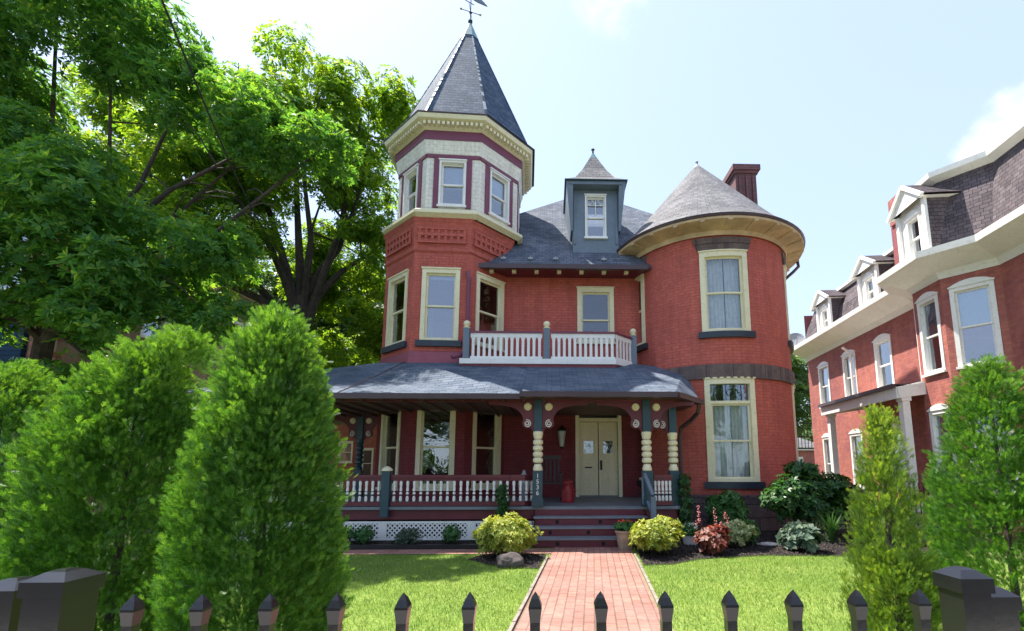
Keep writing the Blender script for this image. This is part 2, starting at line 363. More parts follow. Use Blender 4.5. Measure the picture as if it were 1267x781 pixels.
# leaf templates (growth along +y)
LEAF = (np.array([(0, 0, 0), (-.5, .45, .1), (0, 1, -.05), (.5, .45, .1)]) * np.array([.42, 1, .6]), np.array([(0, 3, 2, 1)]))
def whorl(nl=6, length=1., width=.3, lift=.45, seed=1):
    r = random.Random(seed); V = []; F = []
    for i in range(nl):
        a = 2 * math.pi * i / nl + r.uniform(-.25, .25); l = length * r.uniform(.75, 1.1); up = lift + r.uniform(-.25, .2)
        d = np.array([math.cos(a), up, math.sin(a)]); d /= np.linalg.norm(d); s = np.cross(d, [0, 1, 0]); s /= np.linalg.norm(s)
        t0 = .04 * d; m = .5 * l * d + np.array([0, .05 * l, 0]); e = l * d - np.array([0, .16 * l, 0]); k = len(V)
        V += [t0, m + s * width * l * .5, e, m - s * width * l * .5]; F.append((k, k + 1, k + 2, k + 3))
    return np.array(V), np.array(F)
def spray(nb=7, seed=1):
    """flat fern-like arborvitae fan, 1 unit long"""
    r = random.Random(seed); V = []; F = []
    def blade(a, b, w0, w1):
        w0 *= .62; w1 *= .5; a = np.array(a); b = np.array(b); d = b - a; s = np.array([d[1], -d[0], 0]); s /= np.linalg.norm(s); k = len(V)
        V.extend([a - s * w0, a + s * w0, b + s * w1, b - s * w1]); F.append((k, k + 1, k + 2, k + 3))
    blade((0, 0, 0), (0, 1, .06), .05, .02)
    for i in range(nb):
        t = .08 + .82 * i / nb; l = (.58 - .45 * t) * r.uniform(.8, 1.15)
        for sg in (-1, 1):
            ang = R(38 + r.uniform(-8, 8)); p = (0, t + (.05 if sg > 0 else 0), .03); q = (sg * l * math.sin(ang), p[1] + l * math.cos(ang), r.uniform(-.03, .09))
            blade(p, q, .055, .03)
    return np.array(V), np.array(F)
# ================================================================ frames: (u, z, d) -> world, d outward
class Flat:
    curved = False
    def __init__(s, a, b):
        s.a = Vector((a[0], a[1], 0)); d = Vector((b[0] - a[0], b[1] - a[1], 0)); s.len = d.length; s.t = d.normalized(); s.n = Vector((s.t.y, -s.t.x, 0))
    def pt(s, u, z, d=0): p = s.a + s.t * u + s.n * d; return (p.x, p.y, z)
class Round:
    curved = True
    def __init__(s, c, r): s.c = c; s.r = r
    def pt(s, u, z, d=0): t = u / s.r; return (s.c[0] + (s.r + d) * math.sin(t), s.c[1] - (s.r + d) * math.cos(t), z)
def usplit(fr, u0, u1, step=.16): return [u0 + (u1 - u0) * i / max(1, math.ceil((u1 - u0) / step)) for i in range(max(1, math.ceil((u1 - u0) / step)) + 1)] if fr.curved else [u0, u1]
def wall(mb, fr, u0, u1, z0, z1, holes, mat, depth=.16, rmat=None):
    us = {round(u0, 4), round(u1, 4)}; zs = {z0, z1}
    for h in holes: us |= {h[0], h[1]}; zs |= {h[2], h[3]}
    us = sorted(us); zs = sorted(zs); uu = []
    for a, b in zip(us, us[1:]): uu += usplit(fr, a, b)[:-1]
    uu.append(us[-1])
    for a, b in zip(uu, uu[1:]):
        for c, d in zip(zs, zs[1:]):
            um, zm = (a + b) / 2, (c + d) / 2
            if any(h[0] < um < h[1] and h[2] < zm < h[3] for h in holes): continue
            mb.face([fr.pt(a, c), fr.pt(b, c), fr.pt(b, d), fr.pt(a, d)], mat, [(a, c), (b, c), (b, d), (a, d)], fr.curved)
    for h in holes:
        m = rmat or mat
        mb.face([fr.pt(h[0], h[2]), fr.pt(h[0], h[3]), fr.pt(h[0], h[3], -depth), fr.pt(h[0], h[2], -depth)], m)
        mb.face([fr.pt(h[1], h[3]), fr.pt(h[1], h[2]), fr.pt(h[1], h[2], -depth), fr.pt(h[1], h[3], -depth)], m)
        for zz in (h[2], h[3]):
            q = usplit(fr, h[0], h[1])
            for a, b in zip(q, q[1:]): mb.face([fr.pt(a, zz), fr.pt(b, zz), fr.pt(b, zz, -depth), fr.pt(a, zz, -depth)], m)
def fbox(mb, fr, u0, u1, z0, z1, d0, d1, mat):
    q = usplit(fr, u0, u1)
    for i, (a, b) in enumerate(zip(q, q[1:])):
        P = fr.pt
        mb.face([P(a, z0, d1), P(b, z0, d1), P(b, z1, d1), P(a, z1, d1)], mat, None, fr.curved)
        mb.face([P(b, z0, d0), P(a, z0, d0), P(a, z1, d0), P(b, z1, d0)], mat, None, fr.curved)
        mb.face([P(a, z1, d1), P(b, z1, d1), P(b, z1, d0), P(a, z1, d0)], mat)
        mb.face([P(b, z0, d1), P(a, z0, d1), P(a, z0, d0), P(b, z0, d0)], mat)
        if i == 0: mb.face([P(a, z0, d0), P(a, z0, d1), P(a, z1, d1), P(a, z1, d0)], mat)
        if i == len(q) - 2: mb.face([P(b, z0, d1), P(b, z0, d0), P(b, z1, d0), P(b, z1, d1)], mat)
def window(house, fr, uc, wd, z0, z1, trim=CREAM, fw=.12, split=.5, curtain=None, sillm=None, sash=None, glassm=None, dep=.16, transom=0, proud=.03, arch=0, sidebd=None, sillw=.09, vm=0):
    """sash window: casing (the part), sashes, panes, sill, curtain as sub-parts. returns its hole"""
    u0, u1 = uc - wd / 2, uc + wd / 2; g = glassm or GLASS; sm = sash or trim
    m = MB(); hd = fw
    fbox(m, fr, u0, u0 + fw, z0, z1, -.1, proud, trim); fbox(m, fr, u1 - fw, u1, z0, z1, -.1, proud, trim)
    fbox(m, fr, u0 + fw, u1 - fw, z1 - hd, z1, -.1, proud + .003, trim); fbox(m, fr, u0 + fw, u1 - fw, z0, z0 + fw * .55, -.1, proud + .01, trim)
    fbox(m, fr, u0 - .02, u1 + .02, z1, z1 + .035, -.02, proud + .03, trim)
    if arch:
        n = 8
        for i in range(n):
            t0, t1 = i / n, (i + 1) / n; ua, ub = u0 + wd * t0, u0 + wd * t1
            ha, hb = arch * (1 - (2 * t0 - 1) ** 2), arch * (1 - (2 * t1 - 1) ** 2)
            P = fr.pt; zt = z1 + .034
            m.face([P(ua, zt, proud + .02), P(ub, zt, proud + .02), P(ub, zt + hb, proud + .02), P(ua, zt + ha, proud + .02)], trim)
            m.face([P(ua, zt + ha, proud + .02), P(ub, zt + hb, proud + .02), P(ub, zt + hb, -.02), P(ua, zt + ha, -.02)], trim)
    wn = m.build('window', house)
    a, b = u0 + fw, u1 - fw; c, d = z0 + fw * .55, z1 - hd
    if transom:
        tz = d - transom; t = MB(); fbox(t, fr, a, b, tz - .07, tz, -.1, -.002, trim); t.build('transom_bar', wn)
        p = MB(); fbox(p, fr, a, b, tz, d, -.075, -.065, g); p.build('pane', wn)
        t = MB()
        for k in range(1, 5): uu = a + (b - a) * k / 5; fbox(t, fr, uu - .006, uu + .006, tz + .02, d - .02, -.062, -.055, BLACKI)
        t.tube([fr.pt((a + b) / 2 + .08 * math.cos(q / 12 * 6.283), (tz + d) / 2 + .08 * math.sin(q / 12 * 6.283), -.055) for q in range(13)], .006, 4, BLACKI)
        t.build('leading', wn); d = tz - .07
    mz = c + (d - c) * split; sw = .045
    for nm, lo, hi, dd in (('sash', mz - .02, d, -.06), ('sash', c, mz + .02, -.09)):
        s = MB(); fbox(s, fr, a, a + sw, lo, hi, dd - .03, dd + .01, sm); fbox(s, fr, b - sw, b, lo, hi, dd - .03, dd + .01, sm)
        fbox(s, fr, a + sw, b - sw, lo, lo + sw, dd - .028, dd + .008, sm); fbox(s, fr, a + sw, b - sw, hi - sw, hi, dd - .028, dd + .008, sm)
        s.build('sash', wn)
        p = MB(); q = usplit(fr, a + sw, b - sw)
        for e, f in zip(q, q[1:]): p.face([fr.pt(e, lo + sw, dd - .01), fr.pt(f, lo + sw, dd - .01), fr.pt(f, hi - sw, dd - .01), fr.pt(e, hi - sw, dd - .01)], g, None, True)
        p.build('pane', wn)
    if curtain:
        cu = MB(); kind, ca, cb = curtain; mt = {'lace': CURT, 'shade': SHADE}[kind]
        lo = c + (d - c) * ca; hi = c + (d - c) * cb + .01
        if kind == 'shade': fbox(cu, fr, a, b, lo, hi, -.16, -.15, mt)
        else:
            n = 44; pr = []
            for i in range(n + 1):
                u = a + (b - a) * i / n; pr.append((u, -.22 + .025 * math.sin(i * 1.35) + .012 * math.sin(i * .61)))
            for (ua, da), (ub, db) in zip(pr, pr[1:]):
                if abs((ua + ub) / 2 - (a + b) / 2 - .03) < .018 and kind == 'lace': continue
                cu.face([fr.pt(ua, lo, da), fr.pt(ub, lo, db), fr.pt(ub, hi, db), fr.pt(ua, hi, da)], mt, None, True)
        cu.build('curtain' if kind == 'lace' else 'roller_shade', wn)
    if sillm:
        s = MB(); fbox(s, fr, u0 - .09, u1 + .09, z0 - .16, z0 - .005, -.05, .09, sillm); s.build('sill', wn)
    else:
        s = MB(); fbox(s, fr, u0 - .03, u1 + .03, z0 - .06, z0 - .004, -.05, .07, trim); s.build('sill', wn)
    return (round(u0 + .01, 4), round(u1 - .01, 4), round(z0 + .005, 4), round(z1 - .005, 4))
# ================================================================ THE SETTING
def sheet(name, poly, z, mat, label=None):
    m = MB(); m.face([(x, y, z) for x, y in poly], mat, [(x, y) for x, y in poly]); o = m.build(name); return tag(o, kind='structure')
sheet('ground', [(-400, -60), (400, -60), (400, 900), (-400, 900)], -.012, EARTH)
sheet('pavement', [(-60, -2.2), (60, -2.2), (60, 1.0), (-60, 1.0)], -.004, CONC)
sheet('road', [(-200, -10), (200, -10), (200, -2.35), (-200, -2.35)], -.006, ASPH)
sheet('lawn', [(-6, 1.25), (7.2, 1.25), (7.2, 9.2), (-6, 9.2)], -.002, LAWN)
def walk_x(y, side): return (-.03 + (y - 7.79) * .092) if side < 0 else (1.43 + (y - 8.25) * .092)
sheet('mulch_bed', [(walk_x(7.25, 1) + .09, 7.2), (1.9, 7.25), (2.4, 7.62), (3.6, 7.9), (4.6, 7.85), (6.2, 7.6), (7.2, 7.9), (7.2, 11), (2.2, 11), (walk_x(8.75, 1) + .09, 8.75)], .006, MULCH)
m = MB(); m.face([(-7.4, 8.75, .006), (-.5, 8.75, .006), (-.5, 9.6, .006), (-7.4, 9.6, .006)], MULCH)
m.face([(-1.35, 7.7, .007), (-.95, 7.25, .007), (-.55, 7.05, .007), (walk_x(7.0, -1) - .08, 7.0, .007), (walk_x(8.1, -1) - .08, 8.12, .007), (-1.2, 8.12, .007)], MULCH)
o = m.build('mulch_bed'); tag(o, kind='structure')
# brick walk: a skewed strip, courses running across
a0, a1 = 1.0, 8.8
m = MB()
th = math.atan(.092); ct, st = math.cos(th), math.sin(th)
def puv(x, y): return ((y * ct + x * st), (x * ct - y * st))
P4 = [(walk_x(a0, -1), a0), (walk_x(a0, 1), a0), (walk_x(a1, 1), a1), (walk_x(a1, -1), a1)]
m.face([(x, y, .012) for x, y in P4], PAVE, [puv(x, y) for x, y in P4])
P5 = [(-6, 8.16), (-.9, 8.16), (walk_x(8.16, -1) - .001, 8.16), (walk_x(8.62, -1) - .001, 8.62), (-6, 8.62)]
m.face([(x, y, .010) for x, y in P5], PAVE, P5)
o = m.build('brick_path'); tag(o, kind='structure')
m = MB()
for side in (-1, 1):
    pts = [(walk_x(y, side) + side * .03, y) for y in np.arange(1.0, 8.2 if side > 0 else 7.95, .18)]
    for (xa, ya), (xb, yb) in zip(pts, pts[1:]): m.bar((xa, ya, .012), (xb, yb - .006, .012), .035, .03 + .014 * random.random(), EDGE)
o = m.build('path_edging'); tag(o, kind='structure')
m = MB(); m.bar((-6, 8.68, .04), (-.45, 8.68, .04), .06, .09, BLACKI); o = m.build('path_edging'); tag(o, kind='structure')

# ================================================================ THE HOUSE
house = thing('brick_house', 'large red brick Victorian house with a spired octagonal tower and a round tower', 'house', (0.5, 13, 0))
OC = (-3.0, 13.15); OR = 1.75; OX = [0.]
def octv(r, k): a = R(-109.5 + 45 * k); rc = r / math.cos(R(22.5)); return (OC[0] + OX[0] + rc * math.cos(a), OC[1] + rc * math.sin(a))
def octf(r, k): return Flat(octv(r, k), octv(r, k + 1))
def octring(mb, r0, z0, r1, z1, mat, n=8):
    for k in range(8):
        a0, b0, a1_, b1 = octv(r0, k), octv(r0, k + 1), octv(r1, k), octv(r1, k + 1)
        mb.face([(*a0, z0), (*b0, z0), (*b1, z1), (*a1_, z1)], mat)
# --- octagonal tower, brick stage
m = MB(); s8 = 1.45
WZ1, WZ2 = (.98, 3.06), (4.72, 6.66)
for k in range(8):
    fr = octf(OR, k); holes = []
    if k in (0, 1, 7):
        holes.append(window(house, fr, s8 / 2 + (.02 if k == 0 else 0), .95, *WZ1, trim=CREAM, split=.5, glassm=GLASSD if k else GLASS, curtain=None, dep=.16, fw=.11))
        holes.append(window(house, fr, s8 / 2, .98, *WZ2, trim=CREAM, fw=.11, sillm=SILLB if k in (0, 7) else None, curtain=('shade', .93, 1.) if k == 0 else None))
    if k in (5, 6): holes.append(window(house, fr, s8 / 2, .9, *WZ2, trim=CREAM))
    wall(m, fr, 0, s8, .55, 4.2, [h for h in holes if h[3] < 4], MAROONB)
    wall(m, fr, 0, s8, 4.2, 8.05, [h for h in holes if h[3] > 4], RED)
m.build('tower_wall', house)
m = MB()
octring(m, OR + .03, 4.1, OR + .03, 4.42, PLINTH); octring(m, OR + .03, 4.42, OR, 4.44, PLINTH)
m.build('tower_base_band', house)
m = MB()
octring(m, OR, 7.12, OR + .04, 7.15, RED); octring(m, OR + .04, 7.15, OR + .04, 7.24, RED); octring(m, OR + .04, 7.24, OR + .015, 7.27, RED)
octring(m, OR + .015, 7.27, OR + .06, 7.9, RED); octring(m, OR + .06, 7.9, OR + .12, 8.05, RED)
for k in range(8):                          # raised waffle brick panel
    fr = octf(OR + .05, k)
    for row in range(3): fbox(m, fr, .1, s8 - .08, 7.36 + row * .19, 7.44 + row * .19, 0, .035, RED)
    for c in range(8): 
        u = .12 + c * .168; fbox(m, fr, u, u + .07, 7.442, 7.738, 0, .032, RED)
    fr = octf(OR, k)
    if k in (0, 1, 7):                      # flat arch of soldier bricks over the window
        for c in range(12):
            u = .2 + c * .09; q = (u - s8 / 2) * .12
            P = fr.pt; m.face([P(u, 6.72, .012), P(u + .075, 6.72, .012), P(u + .075 + q, 7.0, .012), P(u + q, 7.0, .012)], RED)
m.build('brick_panel_band', house)
# --- octagonal tower, timber stage
OX[0] = .1
m = MB()
octring(m, OR + .1, 8.04, OR + .24, 8.12, CREAM); octring(m, OR + .24, 8.12, OR + .24, 8.2, CREAM); octring(m, OR + .24, 8.2, OR + .02, 8.36, CREAM)
m.build('tower_string_course', house)
m = MB(); OX[0] = .2; UR = 1.72; us = UR * .8284
SH = bricks('white_wood_shakes', (.84, .81, .70), (.80, .77, .67), (.60, .58, .52), bw=.19, rh=.115, ms=.006, dirt=(.66, .64, .58), dirtamt=.3, bstr=.5)
for k in range(8):
    fr = octf(UR, k)
    h = window(house, fr, us / 2, .72, 8.48, 9.78, trim=WHITE, fw=.055, proud=.05, curtain=('shade', .45, 1.) if k in (0, 1) else None)
    wall(m, fr, 0, us, 8.3, 9.95, [h], SH)
octring(m, UR, 9.95, UR + .03, 9.97, SH); octring(m, UR + .03, 9.97, UR + .12, 10.32, SH)
m.build('shake_siding', house)
m = MB()
for k in range(8):
    fr = octf(UR, k)
    for u0_, u1_ in ((us / 2 - .36 - .15, us / 2 - .362), (us / 2 + .362, us / 2 + .51)): fbox(m, fr, u0_, u1_, 8.4, 9.86, 0, .03, PURPLE)
    fbox(m, fr, 0, us, 9.863, 9.955, 0, .035, PURPLE)
octring(m, UR + .13, 10.32, UR + .14, 10.62, PURPLE)
m.build('plum_trim', house)
m = MB()
octring(m, UR + .13, 10.58, UR + .2, 10.62, CREAM); octring(m, UR + .2, 10.62, UR + .22, 10.72, CREAM); octring(m, UR + .22, 10.72, UR + .4, 10.76, CREAM)
octring(m, UR + .4, 10.76, UR + .44, 10.86, CREAM); octring(m, UR + .44, 10.86, UR + .2, 10.9, CREAM)
for k in range(8):
    fr = octf(UR + .22, k); n = 13; wl = (UR + .22) * .8284
    for c in range(n): u = .03 + (wl - .1) * c / (n - 1); fbox(m, fr, u, u + .065, 10.63, 10.725, -.02, .12, CREAM)
m.build('dentil_cornice', house)
m = MB(); octring(m, UR + .45, 10.865, UR + .46, 10.9, GUT); octring(m, UR + .46, 10.9, UR + .2, 10.92, GUT); m.build('tower_gutter', house)
OX[0] = .27
m = MB()
octring(m, 2.16, 10.9, 1.97, 11.02, SPIRE)
AP = 16.0
def orr(z): return 1.97 * (AP - z) / (AP - 11.02)
zs = [11.02, 12.3, 13.5, 14.6, 15.35]
for a, b in zip(zs, zs[1:]): octring(m, orr(a), a, orr(b), b, SPIRE)
sp = m.build('spire_roof', house)
m = MB()
for k in range(8):
    a = octv(1.98, k); b = octv(orr(15.3) + .005, k)
    for i in range(46):
        t = (i + .15 * random.random()) / 46; t2 = t + .016
        p = Vector((*a, 11.02)).lerp(Vector((*b, 15.3)), t); q = Vector((*a, 11.02)).lerp(Vector((*b, 15.3)), t2)
        m.bar(p, q, .08 * (1 - .6 * t), .012, LEAD if random.random() < .55 and k in (7, 0, 1) else SPIRE)
m.build('hip_tile', house)
m = MB(); octring(m, orr(15.3) + .03, 15.28, .02, 16.05, COPPER); m.lathe((OC[0] + .27, OC[1], 16.02), [(0, -.02), (.07, .02), (.075, .07), (.03, .12), (.03, .15), (0, .16)], 10, BLACKI); m.build('spire_cap', house)
m = MB(); ox, oy = OC[0] + .27, OC[1]
m.tube([(ox, oy, 16.1), (ox, oy, 17.2)], .016, 6, BLACKI)
m.lathe((ox, oy, 16.42), [(0, -.06), (.055, 0), (0, .06)], 8, BLACKI)
m.bar((ox - .32, oy, 16.56), (ox + .32, oy, 16.34), .015, .015, BLACKI); m.bar((ox, oy - .3, 16.45), (ox, oy + .3, 16.45), .015, .015, BLACKI)
for dx, z_ in ((-.32, 16.56), (.32, 16.34)): m.lathe((ox + dx, oy, z_), [(0, -.045), (.045, 0), (0, .045)], 6, BRASS)
bird = [(-.42, .55), (-.15, .32), (.02, .2), (.22, .05), (.55, -.12), (.42, .06), (.3, .2), (.36, .42), (.22, .34), (.12, .6), (.0, .85), (-.06, .45), (-.18, .42)]
pl = [(ox + x, 16.78 + z_ * .9) for x, z_ in bird]
for yy, od in ((oy - .02, 1), (oy + .02, -1)): m.face([(x, yy, z_) for x, z_ in pl][::od], TEAL2)
for (xa, za), (xb, zb) in zip(pl, pl[1:] + pl[:1]): m.face([(xa, oy - .02, za), (xa, oy + .02, za), (xb, oy + .02, zb), (xb, oy - .02, zb)], TEAL2)
m.tube([(ox - .95, oy, 17.4), (ox + .1, oy, 16.72)], .014, 5, BLACKI)
m.build('weathervane', house)
# --- recess wall between the towers
OX[0] = 0.
RX0, RX1, RY = -1.35, 2.75, 12.43
fr = Flat((RX0, RY), (RX1, RY)); U = lambda x: x - RX0
h2 = window(house, fr, U(1.25), 1.05, 5.0, 6.6, trim=CREAM, fw=.12, glassm=GLASSD, split=.42)
hd = (U(.66), U(1.93), .70, 3.14)
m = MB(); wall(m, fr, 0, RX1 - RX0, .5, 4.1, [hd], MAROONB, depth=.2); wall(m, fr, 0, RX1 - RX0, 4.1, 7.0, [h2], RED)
# body walls
for a, b in (((-4.35, 21), (-4.35, 13.6)), ((6.4, 21), (-4.35, 21)), ((6.4, 14.2), (6.4, 21))):
    f2 = Flat(a, b); wall(m, f2, 0, f2.len, -.02, 7.0, [], RED)
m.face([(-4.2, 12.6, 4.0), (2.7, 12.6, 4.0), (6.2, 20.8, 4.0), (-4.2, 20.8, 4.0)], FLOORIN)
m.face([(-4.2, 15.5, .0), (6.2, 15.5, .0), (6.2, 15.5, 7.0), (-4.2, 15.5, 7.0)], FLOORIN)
m.build('wall', house)
# front doors
dr = MB()
fbox(dr, fr, hd[0], hd[0] + .1, .7, 3.14, -.14, .03, CREAM); fbox(dr, fr, hd[1] - .1, hd[1], .7, 3.14, -.14, .03, CREAM)
fbox(dr, fr, hd[0] + .1, hd[1] - .1, 3.06, 3.14, -.14, .033, CREAM); fbox(dr, fr, hd[0] + .1, hd[1] - .1, 2.74, 2.84, -.14, .01, CREAM)
fbox(dr, fr, hd[0] - .02, hd[1] + .02, 3.145, 3.19, -.02, .06, CREAM); fbox(dr, fr, hd[0] + .1, hd[1] - .1, .7, .735, -.14, .02, DECK)
df = dr.build('door_frame', house)
g = MB(); fbox(g, fr, hd[0] + .101, hd[1] - .101, 2.84, 3.06, -.1, -.09, GLASSD); g.build('transom_pane', df)
t = MB(); fbox(t, fr, hd[0] + .1, hd[1] - .1, 2.845, 3.055, -.13, -.12, DARK); t.build('transom_backing', df)
c0, c1 = hd[0] + .11, hd[1] - .11; cm = (c0 + c1) / 2
CREAM2 = paint('cream_door_paint', (.74, .68, .45), .4, .05)
for sgn, (a, b) in ((-1, (c0, cm - .012)), (1, (cm + .012, c1))):
    d_ = MB(); st_ = .10
    fbox(d_, fr, a, b, .74, 2.73, -.11, -.075, CREAM2)
    ww = b - a
    def frame_(u0_, u1_, z0_, z1_, wv, dd, mm):
        fbox(d_, fr, u0_, u0_ + wv, z0_, z1_, -.075, dd, mm); fbox(d_, fr, u1_ - wv, u1_, z0_, z1_, -.075, dd, mm)
        fbox(d_, fr, u0_ + wv, u1_ - wv, z0_, z0_ + wv, -.075, dd, mm); fbox(d_, fr, u0_ + wv, u1_ - wv, z1_ - wv, z1_, -.075, dd, mm)
    frame_(a + .06, b - .06, 2.33, 2.62, .025, -.06, CREAM2); frame_(a + .09, b - .1, 1.84, 2.24, .03, -.055, CREAM2)
    frame_(a + .06, b - .06, 1.3, 1.74, .02, -.063, CREAM2)
    for zz in (.82, 1.04):
        for uu in (a + .09, a + .09 + (ww - .16) / 2): frame_(uu, uu + (ww - .22) / 2, zz, zz + .18, .03, -.055, CREAM2)
    fbox(d_, fr, a, b, .74, .8, -.075, -.06, CREAM2)
    dob = d_.build('front_door', house)
    g = MB(); fbox(g, fr, a + .12, b - .13, 1.87, 2.21, -.074, -.066, GLASSD)
    for q in range(7):
        uu = a + .14 + random.random() * (ww - .3); zz = 1.9 + random.random() * .25
        g.tube([fr.pt(uu, zz, -.062), fr.pt(uu + random.uniform(-.08, .08), zz + random.uniform(-.06, .1), -.062)], .005, 4, BLACKI)
    g.build('pane', dob)
    h_ = MB()
    if sgn < 0: fbox(h_, fr, a + .15, a + .35, 1.47, 1.505, -.075, -.062, BLACKI); h_.build('letter_slot', dob)
    else:
        fbox(h_, fr, a + .03, a + .09, 1.42, 1.68, -.075, -.06, BLACKI); h_.tube([fr.pt(a + .06, 1.62, -.06), fr.pt(a + .06, 1.6, -.01), fr.pt(a + .06, 1.48, -.01), fr.pt(a + .06, 1.46, -.06)], .01, 6, BLACKI); h_.build('handle', dob)
# --- round tower
TC, TR = (4.60, 13.10), 2.27
rf = Round(TC, TR); A = lambda deg: R(deg) * TR
m = MB(); lo, hi = [], []
for i, th_ in enumerate((-77.5, -5.5, 66.5, 138.5)):
    wd = 1.22
    lo.append(window(house, rf, A(th_), wd, 1.15, 3.66, trim=CREAM, fw=.13, sillm=SILLB, transom=.42, curtain=('lace', 0, 1.) if i else None, glassm=GLASSD if i == 0 else GLASSC, split=.5))
    hi.append(window(house, rf, A(th_), wd - .02, 4.86, 6.98, trim=CREAM, fw=.13, sillm=SILLB, curtain=('lace', 0, 1.), glassm=GLASSC, arch=.1 if i in (0, 2) else 0))
wall(m, rf, A(-110), A(250), .78, 4.1, lo, RED); wall(m, rf, A(-110), A(250), 4.1, 7.5, hi, RED)
m.build('round_tower_wall', house)
rs = Round(TC, TR + .05)
m = MB(); wall(m, rs, A(-110), A(250), -.05, .8, [], STONE); fbox(m, Round(TC, TR), A(-110), A(250), .78, .84, 0, .07, STONE); m.build('stone_base', house)
m = MB(); fbox(m, Round(TC, TR), A(-98), A(140), 3.665, 4.02, 0, .06, LINT); m.build('stone_band', house)
for th_ in (-77.5, -5.5, 66.5):
    m = MB(); P = rf.pt; n = 10; z0_, z1_ = 7.02, 7.36
    for i in range(n):
        ta, tb = i / n, (i + 1) / n; w0, w1 = .64, .76
        ua0, ub0, ua1, ub1 = [A(th_) + (2 * t_ - 1) * w_ for w_ in (w0, w1) for t_ in (ta, tb)]
        m.face([P(ua0, z0_, .045), P(ub0, z0_, .045), P(ub1, z1_, .045), P(ua1, z1_, .045)], LINT)
        m.face([P(ua1, z1_, .045), P(ub1, z1_, .045), P(ub1, z1_, 0), P(ua1, z1_, 0)], LINT); m.face([P(ua0, z0_, 0), P(ub0, z0_, 0), P(ub0, z0_, .045), P(ua0, z0_, .045)], LINT)
        if i == 0: m.face([P(ua0, z0_, 0), P(ua0, z0_, .045), P(ua1, z1_, .045), P(ua1, z1_, 0)], LINT)
        if i == n - 1: m.face([P(ub0, z0_, .045), P(ub0, z0_, 0), P(ub1, z1_, 0), P(ub1, z1_, .045)], LINT)
    m.build('stone_lintel', house)
c3 = (TC[0], TC[1], 0)
m = MB(); m.lathe(c3, [(TR, 7.46), (TR + .06, 7.40), (TR + .09, 7.52), (TR + .52, 7.60), (TR + .53, 7.66)], 72, SOFF)
m.build('soffit', house)
for k in range(26):
    m = MB(); a = 2 * math.pi * k / 26 + .05; c, s_ = math.cos(a), math.sin(a)
    m.bar((TC[0] + c * (TR + .05), TC[1] + s_ * (TR + .05), 7.55), (TC[0] + c * (TR + .515), TC[1] + s_ * (TR + .515), 7.60), .11, .09, SOFF)
    m.build('rafter_tail', house)
m = MB(); m.lathe(c3, [(TR + .52, 7.655), (TR + .55, 7.66), (TR + .57, 7.72), (TR + .52, 7.735)], 72, GUT); m.build('eave_gutter', house)
m = MB()
prof = [(TR + .55, 7.74), (TR + .15, 8.10), (TR - .45, 8.82), (TR - 1.1, 9.62), (TR - 1.75, 10.42), (.06, 10.98)]
n = 72
for i in range(len(prof) - 1):
    (r0, z0_), (r1, z1_) = prof[i], prof[i + 1]; s0 = sum(math.hypot(prof[j + 1][0] - prof[j][0], prof[j + 1][1] - prof[j][1]) for j in range(i)); s1 = s0 + math.hypot(r1 - r0, z1_ - z0_)
    for k in range(n):
        a, b = 2 * math.pi * k / n, 2 * math.pi * (k + 1) / n; uu = lambda q, r_: q * 2.0
        m.face([(TC[0] + r0 * math.cos(a), TC[1] + r0 * math.sin(a), z0_), (TC[0] + r0 * math.cos(b), TC[1] + r0 * math.sin(b), z0_), (TC[0] + r1 * math.cos(b), TC[1] + r1 * math.sin(b), z1_), (TC[0] + r1 * math.cos(a), TC[1] + r1 * math.sin(a), z1_)], CONE, [(a * 2, s0), (b * 2, s0), (b * 2, s1), (a * 2, s1)], True)
m.build('conical_roof', house)
m = MB(); m.lathe((TC[0], TC[1], 10.9), [(.22, -.12), (.04, .12), (.03, .18), (.05, .22), (0, .28)], 10, GALV); m.build('roof_finial', house)
m = MB(); e = A(66 + 14)
q = [rf.pt(e, 7.6, .5), rf.pt(e, 7.42, .52), rf.pt(e, 7.25, .35), rf.pt(e, 7.05, .12), rf.pt(e, 6.9, .06), rf.pt(e, .3, .06)]
m.tube(q, .045, 8, GUT); m.build('downspout', house)
# chimney
CHIM = bricks('sooty_brick', (.17, .05, .05), (.11, .04, .045), (.22, .15, .14), dirt=(.06, .04, .05), dirtamt=.7, patch=3)
m = MB(); x0, x1, y0, y1 = 6.48, 7.22, 14.6, 15.4
m.box(x0, x1, y0, y1, 6.5, 11.8, CHIM)
for i in range(3): m.box(x0 + .1 + i * .24, x0 + .17 + i * .24, y0 - .05, y0 - .002, 10.7, 11.7, CHIM)
m.box(x0 - .06, x1 + .06, y0 - .06, y1 + .06, 11.8, 11.9, CHIM); m.box(x0 - .12, x1 + .12, y0 - .12, y1 + .12, 11.9, 12.1, CHIM)
m.box(x0 + .2, x1 - .2, y0 + .15, y1 - .15, 12.1, 12.16, DARK); m.build('chimney', house)
# --- main roof
m = MB(); EZ = 6.95; apx = Vector((1.3, 16, 11.9)); HL = Vector((-5.2, 11.75, EZ)); HR = Vector((7.5, 11.75, EZ))
E_ = HL.lerp(apx, .354); C_ = HR.lerp(apx, .50)
m.face([(-2.9, 11.75, EZ), (4.3, 11.75, EZ), C_, apx, E_], SLATE)
m.face([apx, (-4.75, 21.4, EZ), (-4.75, 13.2, EZ), E_], SLATE); m.face([C_, (6.8, 13.9, EZ), (6.8, 21.4, EZ), apx], SLATE); m.face([(6.8, 21.4, EZ), (-4.75, 21.4, EZ), apx], SLATE)
m.build('roof', house)
m = MB(); m.box(-2.95, 2.8, 11.78, 12.42, 6.90, 6.94, MAROON); 
for a, b in (((-4.75, 13.2), (-4.75, 21.4)), ((6.8, 13.9), (6.8, 21.4)), ((-4.75, 21.4), (6.8, 21.4))): m.bar((*a, 6.88), (*b, 6.88), .12, .14, MAROON)
